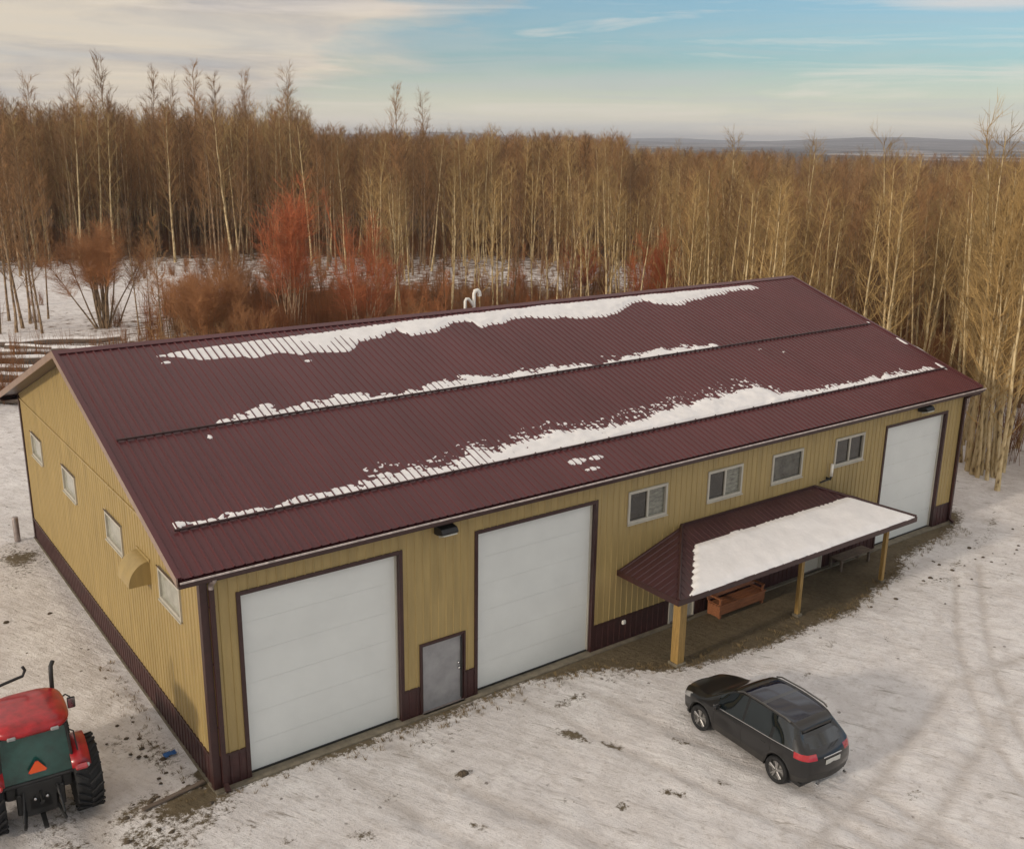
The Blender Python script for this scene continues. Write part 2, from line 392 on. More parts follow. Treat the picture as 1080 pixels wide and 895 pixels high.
def wall_cells(o_list, u0, u1, z0, top, put):
    """emit rectangles of a wall around its openings; put(ua, ub, za, zb)"""
    us = sorted({u0, u1} | {v for o in o_list for v in o[:2] if u0 < v < u1})
    for a, b_ in zip(us[:-1], us[1:]):
        m_ = (a+b_)/2; z = z0
        for o in sorted([o for o in o_list if o[0] < m_ < o[1]], key=lambda q: q[2]):
            if o[2] > z: put(a, b_, z, o[2])
            z = max(z, o[3])
        if z < top: put(a, b_, z, top)
def rib_spans(o_list, u, hw, z0, top):
    z = z0; out = []
    for o in sorted([o for o in o_list if o[0]-hw-.08 < u < o[1]+hw+.08], key=lambda q: q[2]):
        if o[2]-.08 > z: out.append((z, o[2]-.08))
        z = max(z, o[3]+.08)
    if z < top: out.append((z, top))
    return out
RH = .019
def rib_front(mb, u, za, zb, y=0.0, s=-1, h=RH):
    # trapezoid rib on a wall in the xz plane, outward s*y
    mb.add([(u-.028,y,za),(u-.012,y+s*h,za),(u+.012,y+s*h,za),(u+.028,y,za),(u-.028,y,zb),(u-.012,y+s*h,zb),(u+.012,y+s*h,zb),(u+.028,y,zb)],
           [(0,1,5,4),(1,2,6,5),(2,3,7,6),(0,3,2,1),(4,5,6,7)])
def rib_side(mb, u, za, zb, x=0.0, s=-1, h=RH, slope=0):
    mb.add([(x,u-.028,za),(x+s*h,u-.012,za),(x+s*h,u+.012,za),(x,u+.028,za),(x,u-.028,zb-slope*.028),(x+s*h,u-.012,zb-slope*.012),(x+s*h,u+.012,zb+slope*.012),(x,u+.028,zb+slope*.028)],
           [(0,1,5,4),(1,2,6,5),(2,3,7,6),(0,3,2,1),(4,5,6,7)])
# front wall
mb = MB(); wb = MB()
wall_cells(f_open, 0, L, SK, TOP, lambda a,b_,c,d: mb.add([(a,0,c),(b_,0,c),(b_,0,d),(a,0,d)], [(0,1,2,3)]))
wall_cells([(o[0],o[1],o[2],min(o[3],SK)) for o in f_open if o[2] < SK], 0, L, 0, SK, lambda a,b_,c,d: wb.add([(a,-.004,c),(b_,-.004,c),(b_,-.004,d),(a,-.004,d)], [(0,1,2,3)]))
u = .16
while u < L-.1:
    for za, zb in rib_spans(f_open, u, .03, SK+.03, TOP): rib_front(mb, u, za, zb)
    for za, zb in rib_spans([o for o in f_open if o[2] < SK], u, .03, 0, SK):
        if zb <= SK+1e-6 and za < SK: rib_front(wb, u, za, zb, -.004)
    u += RIB
mb.build('wall', M['siding'], shop, fixn=False)
# back wall
bk = MB(); bk.add([(0,W,SK),(0,W,TOP),(L,W,TOP),(L,W,SK)], [(0,1,2,3)])
wb.add([(0,W+.004,0),(0,W+.004,SK),(L,W+.004,SK),(L,W+.004,0)], [(0,1,2,3)])
u = .16
while u < L-.1: rib_front(bk, u, SK, TOP, W, 1); rib_front(wb, u, 0, SK, W+.004, 1); u += RIB
bk.build('wall', M['siding'], shop, fixn=False)
# gable walls
gwin = [(15.45,16.95), (10.97,12.5), (6.10,7.62), (1.45,2.98)]
GZ0, GZ1 = 3.70, 4.50
g_open = [(a, c_, GZ0, GZ1) for a, c_ in gwin]
def rz(y): return EZ - .03 + SL*min(y, W-y)
for side, xx in ((-1, 0.0), (1, L)):
    mb = MB(); ops = g_open if side < 0 else []
    wall_cells(ops, 0, W, SK, TOP-.12, lambda a,b_,c,d: mb.add([(xx,a,c),(xx,b_,c),(xx,b_,d),(xx,a,d)], [(0,3,2,1) if side<0 else (0,1,2,3)]))
    mb.add([(xx,0,TOP-.12),(xx,W,TOP-.12),(xx,W,rz(W)),(xx,W/2,rz(W/2)),(xx,0,rz(0))], [(0,4,3,2,1) if side<0 else (0,1,2,3,4)])
    wb.add([(xx+side*.004,-.004,0),(xx+side*.004,W+.004,0),(xx+side*.004,W+.004,SK),(xx+side*.004,-.004,SK)], [(0,3,2,1) if side<0 else (0,1,2,3)])
    u = .14
    while u < W-.05:
        for za, zb in rib_spans(ops, u, .03, SK+.03, TOP-.16): rib_side(mb, u, za, zb, xx, side)
        rib_side(mb, u, TOP-.07, rz(u), xx, side, slope=SL if u < W/2 else -SL)
        rib_side(wb, u, 0, SK, xx+side*.004, side)
        u += RIB
    mb.build('wall', M['siding'], shop, fixn=False)
wb.build('wainscot', M['wainscot'], shop, fixn=False)
# joint flashing on the gables, same tan
mb = MB(); mb.box(-.034,-.001,.12,W-.12,TOP-.145,TOP-.085); mb.box(L+.001,L+.034,.12,W-.12,TOP-.145,TOP-.085); mb.build_split('joint_flashing', M['siding'], shop)
# wainscot cap
mb = MB()
def capx(a, b_): mb.box(a, b_, -.036, -.0, SK-.005, SK+.045)
segs = [(.14,.76),(5.05,5.48),(6.94,7.2),(11.45,14.5),(15.7,20.9),(22.2,25.18),(29.21,30.2)]
for a, b_ in segs: capx(a, b_)
mb.box(-.040,-.001,.14,W-.14,SK-.005,SK+.045); mb.box(L+.001,L+.040,.14,W-.14,SK-.005,SK+.045)
mb.build_split('wainscot_cap', M['trim'], shop)
# corner trims
for cx_, cy_, sx, sy in ((0,0,-1,-1),(L,0,1,-1),(0,W,-1,1),(L,W,1,1)):
    mb = MB()
    xa, xb = sorted((cx_+sx*.045, cx_-sx*.13)); ya, yb = sorted((cy_+sy*.045, cy_+sy*.001)); mb.box(xa,xb,ya,yb,0,TOP)
    xa, xb = sorted((cx_+sx*.045, cx_+sx*.001)); ya, yb = sorted((cy_+sy*.0005, cy_-sy*.13)); mb.box(xa,xb,ya,yb,0,TOP)
    mb.build('corner_trim', M['trim'], shop)
# foundation lip
mb = MB(); mb.box(-.05,L+.05,-.20,-.05,-.15,.03); mb.box(-.07,-.01,-.05,W+.1,-.15,.02); mb.build('foundation', M['concrete'], shop)

# roof ------------------------------------------------------------------
def rp(x, y, h=0):   # point above the roof plane, h along normal
    nrm = Vector((0,-SL,1)).normalized() if y <= W/2 else Vector((0,SL,1)).normalized()
    z = EZ + SL*min(y, W-y)
    return (x, y+nrm.y*h, z+nrm.z*h)
mb = MB()
x0, x1, ye = -OX, L+OX, -OY
yr = W/2
for sgn in (0, 1):
    f = (lambda y: y) if not sgn else (lambda y: W-y)
    rows = [f(ye), yr]
    mb.add([rp(x0,rows[0]) , rp(x1,rows[0]), (x1,yr,HR), (x0,yr,HR)], [(0,1,2,3) if not sgn else (0,3,2,1)])
    mb.add([rp(x0,rows[0],-.06) , rp(x1,rows[0],-.06), (x1,yr,HR-.065), (x0,yr,HR-.065)], [(0,3,2,1) if not sgn else (0,1,2,3)])
    u = x0+.1; h = .027
    while u < x1-.05:
        a, b_ = f(ye)+(.001 if sgn else -.001), yr
        eps = -.001 if not sgn else .001
        P = []
        for y in (a, b_+eps*8):
            P += [rp(u-.034,y,0), rp(u-.014,y,h), rp(u+.014,y,h), rp(u+.034,y,0)]
        fs = [(0,1,5,4),(1,2,6,5),(2,3,7,6),(0,3,2,1)]
        mb.add(P, fs if not sgn else [t[::-1] for t in fs])
        u += RIB
# edges
mb.build('roof', M['roof'], shop, fixn=False)
mb = MB()   # ridge cap
for s_ in (-1, 1):
    mb.add([(x0-.02,yr,HR+.045),(x1+.02,yr,HR+.045),(x1+.02,yr+s_*.2,HR+.045-SL*.2-.002),(x0-.02,yr+s_*.2,HR+.045-SL*.2-.002),
            (x0-.02,yr,HR+.038),(x1+.02,yr,HR+.038),(x1+.02,yr+s_*.2,HR+.03-SL*.2),(x0-.02,yr+s_*.2,HR+.03-SL*.2)],
           [(0,1,2,3),(4,7,6,5),(3,2,6,7),(0,3,7,4),(1,5,6,2)])
mb.build('ridge_cap', M['roof'], shop)
for xx, s_ in ((x0, -1), (x1, 1)):      # rake trims, outside the roof sheet, and soffit
    for sg in (0, 1):
        f = (lambda y: y) if not sg else (lambda y: W-y)
        a = f(ye); za = EZ+SL*ye
        mb = MB()
        xa, xb = sorted((xx+s_*.003, xx+s_*.035))
        mb.add([(xa,a,za-.16),(xb,a,za-.16),(xb,a,za+.04),(xa,a,za+.04),(xa,yr,HR-.16),(xb,yr,HR-.16),(xb,yr,HR+.04),(xa,yr,HR+.04)],
               [(0,1,2,3),(4,7,6,5),(0,4,5,1),(3,2,6,7),(0,3,7,4),(1,5,6,2)])
        mb.build('rake_trim', M['rake'], shop); mb = MB()
        xa, xb = sorted((xx+s_*.034, xx-s_*.08))
        mb.add([(xa,a,za+.042),(xb,a,za+.042),(xb,a,za+.050),(xa,a,za+.050),(xa,yr,HR+.042),(xb,yr,HR+.042),(xb,yr,HR+.05),(xa,yr,HR+.05)],
               [(0,1,2,3),(4,7,6,5),(0,4,5,1),(3,2,6,7),(0,3,7,4),(1,5,6,2)])
        mb.build('rake_cap', M['roof'], shop)
    mb = MB()
    xi = 0.0 if s_ < 0 else L
    xa, xb = sorted((xx, xi+s_*.05))
    for sg in (0, 1):
        f = (lambda y: y) if not sg else (lambda y: W-y)
        a = f(ye); za = EZ+SL*ye
        mb.add([(xa,a,za-.13),(xb,a,za-.13),(xb,yr,HR-.13),(xa,yr,HR-.13)], [(0,1,2,3)])
    mb.build('soffit', M['trim'], shop)
mb = MB()
mb.box(-OX+.002,L+OX-.002,-OY+.002,-.05,5.34,5.36); mb.box(-OX+.002,L+OX-.002,W+.05,W+OY-.002,5.34,5.36)
mb.box(-OX+.004,L+OX-.004,-OY-.02,-OY+.001,5.33,EZ-SL*OY-.062); mb.box(-OX+.004,L+OX-.004,W+OY-.001,W+OY+.02,5.33,EZ-SL*OY-.062)
mb.build_split('eave_soffit', M['trim'], shop)
# gutters (lip colour: frost plus the bright edge highlight painted in)
ez = EZ - SL*OY
for gy0, s_ in ((-OY-.02, -1), (W+OY+.02, 1)):
    poly = [(gy0, ez-.03), (gy0, ez-.15), (gy0+s_*.08, ez-.15), (gy0+s_*.11, ez-.08), (gy0+s_*.115, ez-.045), (gy0+s_*.105, ez-.045), (gy0+s_*.1, ez-.07), (gy0+s_*.075, ez-.14), (gy0+s_*.01, ez-.14), (gy0+s_*.01, ez-.03)]
    g = MB().prism(poly, 'x', -OX+.01, L+OX-.01).build('gutter', M['trim'], shop)
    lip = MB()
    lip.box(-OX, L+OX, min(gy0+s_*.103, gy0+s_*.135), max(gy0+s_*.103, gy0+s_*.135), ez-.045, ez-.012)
    lip.build('gutter_lip', M['frost_glint'], g)
# downspouts
def downspout(x, y, dx, dy, topoff, elbow_mat):
    d = MB(); d.box(x-.055, x+.055, y-.04, y+.04, .12, 5.05)
    d.cbox((x, y-.10 if dy < 0 else y+.10, .10), (.11, .24, .08), Matrix.Rotation(R(25 if dy<0 else -25), 3, 'X'))
    o = d.build('downspout', M['trim'], shop)
    e = MB(); yo = y + dy*.24
    e.tube([(x,y,5.04),(x,y,5.14),(x,y+dy*.10,5.22),(x,yo,5.34),(x,yo,ez-.145)], .062, 8)
    e.build('elbow', elbow_mat, o)
    s2 = MB()
    for z in (1.6, 3.2, 4.6): s2.box(x-.07, x+.07, min(y,y-dy*.04)-.012 if dy<0 else y-.05, max(y,y-dy*.04)+.012 if dy<0 else y+.05, z, z+.03)
    s2.build_split('strap', M['trim'], o)
downspout(.20, -.09, 0, -1, 0, M['alu'])
downspout(L-.12, -.09, 0, -1, 0, M['trim'])
downspout(.12, W+.09, 0, 1, 0, M['alu'])
# extra bracket at right eave end
mb = MB(); mb.box(L+.05,L+.5,-.30,-.06,5.24,5.338); mb.build('eave_return', M['trim'], shop)
# snow guards on the roof: pipe rails on clips
for y in (4.75, 1.12):
    mb = MB()
    p = rp(0, y, .10)
    xs = (-.25 if y > 3 else -.12, L+OX-.35)
    nrm = Vector((0,-SL,1)).normalized(); al = Vector((0,1,SL)).normalized()
    for hh in (.062,):
        q = rp(0, y, hh); mb.tube([(xs[0], q[1], q[2]), (xs[1], q[1], q[2])], .030, 6)
    u = x0+.1+RIB*2
    while u < xs[1]:
        q = Vector(rp(u, y+.02, .045)); mt = Matrix((Vector((1,0,0)), al, nrm)).transposed()
        if u > xs[0]: mb.cbox(q, (.03,.08,.085), mt)
        u += RIB*4
    mb.build('snow_guard', M['trim'], shop)

# overhead doors
for k, (a, b_, h) in enumerate(doors):
    d = MB(); n = 6; sh = h/n
    for i in range(n):
        z0 = i*sh; z1 = z0+sh-.004
        d.add([(a,.16,z0+.05 if i==0 else z0),(b_,.16,z0+.05 if i==0 else z0),(b_,.16,z1),(a,.16,z1)], [(0,1,2,3)])
        d.add([(a,.163,z1),(b_,.163,z1),(b_,.163,z1+.004),(a,.163,z1+.004)], [(0,1,2,3)])
        # shallow pressed lines
    o = d.build('garage_door', M['door_white'], shop, fixn=False)
    fr = MB(); t = .10
    fr.box(a-t,a,-.032,.22,0,h+t); fr.box(b_,b_+t,-.032,.22,0,h+t); fr.box(a,b_,-.0315,.22,h,h+t)
    fr.build('door_frame', M['trim'], o)
    wz = MB(); wz.box(a,a+.035,.10,.155,.05,h-.001); wz.box(b_-.035,b_,.10,.155,.05,h-.001); wz.build_split('weather_strip', M['white'], o)
    ss = MB(); ss.box(a,b_,.12,.17,.012,.05); ss.build('bottom_seal', M['black'], o)
    cs = MB(); cs.box(a,b_,-.05,.24,-.1,.012); cs.build('sill', M['concrete'], o)
# walk doors
for k, (a, b_, h) in enumerate(mandoors):
    d = MB(); d.box(a+.05,b_-.05,.03,.075,.03,h-.05)
    if k: # six-panel relief
        w_ = (b_-a-.1)
        for cx_ in (a+.05+w_*.28, a+.05+w_*.72):
            for z0, z1 in ((.2,.8),(.95,1.5),(1.6,1.85)): d.cbox((cx_, .027, (z0+z1)/2), (w_*.3,.012,z1-z0), ch=.005)
    o = d.build('door', M['door_grey'] if k == 0 else M['white'], shop)
    fr = MB(); mt = M['trim'] if k == 0 else M['white']
    fr.box(a-.055,a,-.036,.1,0,h+.055); fr.box(b_,b_+.055,-.036,.1,0,h+.055); fr.box(a,b_,-.0355,.1,h,h+.055)
    fr.box(a,a+.048,.0,.09,0,h); fr.box(b_-.048,b_,.0,.09,0,h); fr.box(a+.048,b_-.048,.0,.09,h-.048,h)
    fr.build('door_frame', mt, o)
    hd = MB(); hx = b_-.14 if k == 0 else a+.14
    hd.lathe([(0,-.045),(.028,-.042),(.03,-.01),(.015,0),(.015,.03)], 'y', (hx,.0,1.0), 12); hd.build('handle', M['chrome'], o)
    hd = MB(); hd.lathe([(0,-.01),(.03,-.008),(.03,.03)], 'y', (hx,.0,1.14), 12); hd.build('deadbolt', M['chrome'], o)
    th = MB(); th.box(a,b_,-.12,.1,.0,.03) ; th.build('threshold', M['alu'], o)
    if k == 0:
        ps = MB(); ps.box(b_-.075,b_-.052,-.03,.028,.1,h-.1); ps.build('jamb_shadow_strip', M['black'], o).name = 'jamb_shade_strip'  # black strip placed as the shade along the right jamb
# windows
def window(ax, a, b_, z0, z1, panes, parent, pos=0, lab=None):
    """sliding window; ax 'f' front wall (xz), 'g' gable (yz)"""
    def B(m_, u0, u1, d0, d1, za, zb):
        if ax == 'f': m_.box(u0, u1, d0, d1, za, zb)
        else: m_.box(d0, d1, u0, u1, za, zb)
    fr = MB(); t = .055
    B(fr, a-.02, a+t, -.045, .06, z0-.03, z1+.03); B(fr, b_-t, b_+.02, -.045, .06, z0-.03, z1+.03)
    B(fr, a+t, b_-t, -.044, .06, z0-.03, z0+t); B(fr, a+t, b_-t, -.044, .06, z1-t, z1+.03)
    w_ = b_-a-2*t
    if len(panes) == 2: B(fr, (a+b_)/2-.035, (a+b_)/2+.035, -.03, .055, z0+t, z1-t)
    o = fr.build('window', M['white'], parent)
    n = len(panes)
    for i, pm in enumerate(panes):
        u0 = a+t+w_*i/n; u1 = a+t+w_*(i+1)/n
        p = MB(); B(p, u0-.001, u1+.001, .015+.02*i, .022+.02*i, z0+t-.001, z1-t+.001); p.build('pane', M[pm], o)
    sl = MB(); B(sl, a-.05, b_+.05, -.08, -.0455, z0-.06, z0-.031); sl.build('sill', M['white'], o)
    if lab: o['label'] = lab
M['pane_refl'] = mat('dark_glass_painted_reflection', (.022,.02,.016), .07, col2=(.10,.10,.08), scale=3.2, spec=.8)  # paler noise patches painted in as a reflection on the pane
window('f', *fwin[0], WZ0, WZ1, ['pane_dark','pane_light'], shop)
window('f', *fwin[1], WZ0, WZ1, ['pane_dark','pane_light'], shop)
window('f', *fwin[2], WZ0, WZ1, ['pane_refl'], shop)
window('f', *fwin[3], WZ0, WZ1, ['pane_dark','pane_dark2'] if 'pane_dark2' in M else ['pane_dark','pane_dark'], shop)
M['pane_sky'] = mat('pale_sky_reflection_glass', (.42,.42,.36), .12, var=.15, scale=3, spec=.8)  # pale pane colour stands in for the bright sky reflected there
for a, b_ in gwin: window('g', a, b_, GZ0, GZ1, ['pane_sky'], shop)
# dark brown drip flashing above the gable windows
mb = MB()
for a, b_ in gwin: mb.box(-.06,-.0455,a-.05,b_+.05,GZ1+.03,GZ1+.06)
mb.build_split('window_flashing', M['trim'], shop)
# quarter-round vent hood on the gable
mb = MB(); y0_, y1_ = 3.74, 4.72; pr_ = [(-.02,3.76)]
prof = [(-.55*math.cos(t), 3.76+.62*math.sin(t)) for t in np.linspace(0, math.pi/2, 12)]
vs = []; n = len(prof)
for y in (y0_, y1_): vs += [(x_, y, z_) for x_, z_ in prof]
mb.add(vs, [(i, i+1, n+i+1, n+i) for i in range(n-1)], True)
for k, y in enumerate((y0_, y1_)):
    mb.add([(x_, y, z_) for x_, z_ in prof] + [(-.002, y, 3.76)], [tuple(range(n+1))])
mb.box(-.035,-.002,y0_-.06,y1_+.06,4.36,4.44)
mb.build('vent_hood', M['siding'], shop)
# wall lights
for (x_, z_) in ((6.20, 5.10), (27.3, 5.16)):
    h = MB(); h.prism([(-.03,z_-.1),(-.03,z_+.14),(-.36,z_+.10),(-.42,z_+.02),(-.42,z_-.03),(-.16,z_-.10)], 'x', x_-.24, x_+.24)
    h.box(x_-.1,x_+.1,-.03,-.001,z_-.12,z_+.12)
    o = h.build('wall_light', M['black'], shop)
    MB().prism([(-.17,z_-.104),(-.43,z_-.034),(-.43,z_-.07),(-.20,z_-.16)], 'x', x_-.2, x_+.2).build('lens', M['lens'], o)
# meter / vent pipe near porch ridge
mb = MB(); mb.lathe([(0,.0),(.055,0),(.055,.44),(.0,.44)], 'z', (22.0,-.16,3.52), 12); o = mb.build('flue_pipe', M['pvc'], shop)
e = MB(); e.tube([(21.96,0,3.42),(21.96,-.16,3.42),(22.0,-.16,3.53)], .045, 8); e.tube([(21.6,-.02,3.32),(21.72,-.12,3.40),(21.96,-.14,3.42)], .03, 6); e.build('elbow', M['black'], o)
# hose tap / outlet on wainscot
mb = MB(); mb.cbox((12.62,-.05,.64), (.13,.08,.13), ch=.02); mb.build('outlet_box', M['pvc'], shop)
# ridge vent pipes (white)
v = MB(); px_, py_ = 13.35, W/2+.40
v.tube([(px_,py_,8.4),(px_,py_,8.98),(px_+.05,py_,9.06),(px_+.14,py_,9.05),(px_+.26,py_,8.92),(px_+.36,py_,8.78)], .055, 10)
v.tube([(px_+.38,py_,8.4),(px_+.38,py_,9.22),(px_+.42,py_,9.31),(px_+.52,py_,9.33),(px_+.60,py_,9.25),(px_+.62,py_,9.12)], [.065,.065,.075,.085,.085,.08], 10)
v.build('vent_pipe', M['pvc'], shop)

# porch roof ------------------------------------------------------------
PZ, PE = 3.226, 2.408
px0, px1, pey = 12.30, 23.64, -2.52
ra, rb = 14.87, 21.30
mb = MB()
A_, B_, C_, D_ = (px0,0-.04,PE), (px0,pey,PE), (px1,pey,PE), (px1,-.04,PE)
Ea, Eb = (ra,-.04,PZ), (rb,-.04,PZ)
top = [A_, B_, C_, D_, Ea, Eb]
mb.add(top, [(B_ and 1,2,5,4), (0,1,4), (2,3,5)])
mb.add([(p[0],p[1],p[2]-.05) for p in top], [(4,5,2,1),(4,1,0),(5,3,2)])
# ribs on the three slopes
def lerp(a, b_, t): return Vector(a).lerp(Vector(b_), t)
pm_ = (PZ-PE)/(-pey-.04)
u = px0+.1
while u < px1-.05:
    if u < ra: yt = pey + (-.04-pey)*(u-px0)/(ra-px0)
    elif u > rb: yt = pey + (-.04-pey)*(px1-u)/(px1-rb)
    else: yt = -.04
    zt = PE + (yt-pey)*pm_
    if yt-pey > .1:
        y0_ = pey-.002
        mb.add([(u-.03,y0_,PE),(u-.012,y0_,PE+.022),(u+.012,y0_,PE+.022),(u+.03,y0_,PE),(u-.03,yt,zt),(u-.012,yt,zt+.022),(u+.012,yt,zt+.022),(u+.03,yt,zt)],
               [(0,1,5,4),(1,2,6,5),(2,3,7,6),(0,3,2,1)])
    u += RIB
for xe, xr, s_ in ((px0, ra, -1), (px1, rb, 1)):
    v_ = pey+.12
    while v_ < -.1:
        t = (v_-pey)/(-.04-pey); xt = xe+(xr-xe)*t; zt = PE+(PZ-PE)*t; xo = xe+s_*.002
        mb.add([(xo,v_-.03,PE),(xo,v_-.012,PE+.022),(xo,v_+.012,PE+.022),(xo,v_+.03,PE),(xt,v_-.03,zt),(xt,v_-.012,zt+.022),(xt,v_+.012,zt+.022),(xt,v_+.03,zt)],
               [(0,1,5,4),(1,2,6,5),(2,3,7,6),(0,3,2,1)])
        v_ += RIB
porch = mb.build('porch_roof', M['porch_metal'], shop)
mb = MB()   # hip caps and fascia
for a, b_ in ((B_, Ea), (C_, Eb)):
    a = Vector(a)+Vector((0,0,.03)); b2 = Vector(b_)+Vector((0,0,.03)); mb = MB(); mb.tube([a, b2], .05, 5); mb.build('hip_cap', M['trim'], porch)
mb = MB()
mb.box(px0-.03,px1+.03,pey-.03,pey-.004,PE-.16,PE+.012); mb.box(px0-.03,px0-.004,pey-.003,-.005,PE-.16,PE+.012); mb.box(px1+.004,px1+.03,pey-.003,-.005,PE-.16,PE+.012)
mb.build('fascia', M['trim'], porch)
mb = MB(); mb.box(px0+.01,px1-.01,pey+.01,-.01,PE-.14,PE-.12); mb.build('ceiling', M['trim'], porch)
mb = MB(); mb.box(px0+.3,px1-.3,-2.02,-1.88,PE-.34,PE-.141); mb.build('beam', M['post'], porch)
mb = MB(); mb.box(ra-.03,rb+.03,-.06,-.02,PZ+.0,PZ+.07); mb.build('wall_flashing', M['trim'], porch)
for x_, wd in ((13.0, .15), (18.4, .075), (22.9, .075)):
    mb = MB(); mb.cbox((x_,-1.95,1.05), (wd*1.9,wd*1.9,2.05), ch=.012)
    p = mb.build('porch_post', M['post'], shop)
    MB().cbox((x_,-1.95,.03), (wd*1.9+.1,wd*1.9+.1,.1), ch=.015).build('post_base', M['concrete'], p)

# ------------------------------------------------------------------ snow lying on the roofs
def snow_sheet(name, label, x0, x1, y0, y1, tfun, surf, dx=.0381, dy=.03, cat='snow', base=.001):
    xs = np.arange(x0, x1+dx, dx); ys = np.arange(y0, y1+dy, dy)
    X, Y = np.meshgrid(xs, ys, indexing='ij'); T = tfun(X, Y)
    mask = T > 0
    H = base + np.clip(T, 0, 1)
    P, nrm = surf(X, Y)
    Vt = P + nrm*H[..., None]
    keep = (mask[:-1,:-1].astype(int)+mask[1:,:-1]+mask[1:,1:]+mask[:-1,1:]) >= 2
    # pull border vertices down onto the surface
    Vt = np.where(mask[..., None], Vt, P - nrm*.004)
    n_, m_ = X.shape; I_ = np.arange(n_*m_).reshape(n_, m_)
    Fc = np.stack([I_[:-1,:-1], I_[1:,:-1], I_[1:,1:], I_[:-1,1:]], -1)[keep]
    used = np.unique(Fc); remap = -np.ones(n_*m_, int); remap[used] = np.arange(len(used))
    me = mesh_np(name, Vt.reshape(-1,3)[used], remap[Fc], M['snow'], True)
    o = bpy.data.objects.new(name, me); C.objects.link(o); tag(o, label, cat, kind='stuff'); return o
def roof_surf(X, Y):
    P = np.stack([X, Y, EZ+SL*Y], -1); n = np.array([0,-SL,1.])/math.hypot(SL,1); return P, n
A_top = [(2.2,8.51),(3.02,8.66),(4.77,8.72),(6.99,8.78),(9.44,8.91),(12.49,9.0),(16.86,9.02),(21.42,9.0),(27.6,8.9),(27.87,8.7)]
A_bot = [(2.12,8.37),(3.12,8.03),(4.52,7.83),(5.52,7.86),(6.66,7.58),(7.55,7.5),(8.16,7.94),(9.02,8.1),(9.83,8.41),(10.13,8.0),(11.11,8.05),(11.96,8.48),(12.66,8.48),(12.9,7.96),(14.03,8.08),(14.67,8.34),(16.73,7.92),(18.5,7.73),(19.38,8.02),(20.31,8.4),(21.1,8.6),(21.48,8.19),(22.38,8.03),(24.11,8.14),(24.7,8.38),(27.47,8.53)]
B_top = [(2.3,4.75),(2.48,5.14),(3.15,5.34),(3.81,5.46),(4.22,5.45),(5.41,5.31),(6.35,5.64),(7.02,5.19),(8.45,5.2),(10.16,5.52),(11.9,5.34),(13.03,5.31),(14.13,5.31),(15.24,5.0),(15.6,4.85),(16.0,5.1),(16.43,5.3),(18.77,5.53),(21.16,5.23),(21.6,4.7)]
C_top = [(0.04,1.22),(1.04,1.31),(2.28,1.38),(3.39,1.59),(4.91,1.73),(5.49,1.84),(5.88,1.64),(7.35,1.54),(8.53,1.94),(9.36,1.77),(10.51,1.97),(11.61,2.12),(12.91,1.86),(14.86,1.97),(16.0,2.18),(17.52,2.31),(18.88,2.38),(20.61,2.54),(21.0,1.85),(22.74,1.55),(25.9,1.57),(27.86,1.6),(29.78,1.3),(30.1,1.1)]
def ip(pts, X): p = np.array(pts); return np.interp(X, p[:,0], p[:,1])
def nzr(X, Y, k=1.0): return (fbm(X*2.3*k, Y*3*k, 4)-.5)
def tA(X, Y):
    lo = ip(A_bot, X) + nzr(X,Y)*.35; hi = ip(A_top, X) + nzr(X+9,Y)*.12
    d = np.minimum(Y-lo, (hi-Y)*1.5)
    endf = np.minimum((X-2.0)*.6, (27.9-X)*.6)
    d = np.minimum(d, endf)
    thin = .008+.055*sstep(3.5, 15, X)*(.4+1.1*fbm(X*1.7,Y*2.5,3))        # ribs show through at the thin left end
    t = np.clip(d*.22, 0, 1); t = np.minimum(t, thin + .014*fbm(X*1.3, Y*2, 3) + .006*np.sin(Y*3))
    return np.where(d > 0, t, -1)
def tB(X, Y):
    hi = 4.77 + (ip(B_top, X)-4.77)*.8 + nzr(X,Y)*.7
    d = np.minimum(hi-Y, (Y-4.77)*3+.05)
    t = np.clip(d*.13, 0, np.interp(X,[2,9,16],[.014,.022,.04]))*(.5+fbm(X*2,Y*3,3))
    return np.where((d > 0) & (Y > 4.77) & (X > 2.35) & (X < 21.6) & (fbm(X*5, Y*11, 4)*1.0+d*1.5 > .56), t+.002, -1)
def tC(X, Y):
    hi = ip(C_top, X) + nzr(X,Y)*.55
    amt = np.interp(X, [0,3,6,12,20,26,30], [.35,.6,.85,1,1,1,.8])
    hi = 1.14 + (hi-1.14)*np.interp(X, [0,3,7,16,22], [.4,.7,.95,.85,1.0])
    d = np.minimum(hi-Y, (Y-1.14)*3+.05)
    t = np.clip(d*.14, 0, np.interp(X,[0,8,14],[.014,.024,.07]))*(.35+1.2*fbm(X*2,Y*3,3))*amt
    fl = (fbm(X*8+3, Y*15, 4) > .68-.1*fbm(X*.5,Y*0,2)) & (Y > 1.3) & (Y < hi+.45) & (X > 5) & (X < 21.5)   # scattered crumbs above
    t1 = np.where((d > 0) & (Y > 1.14) & (X > .0) & (X < 30.2) & (fbm(X*5, Y*11, 4)*1.0+d*1.3*amt > .56), t+.002, -1)
    t1 = np.where((t1 < 0) & (Y > 1.14) & (Y < 1.16+.26*fbm(X*2.2,X*0+5,3)*1.6) & (X > -.05) & (X < 30) & (fbm(X*6+9,Y*6,2) > .33), .022, t1)
    return np.where(fl & (t1 < 0), .005, t1)
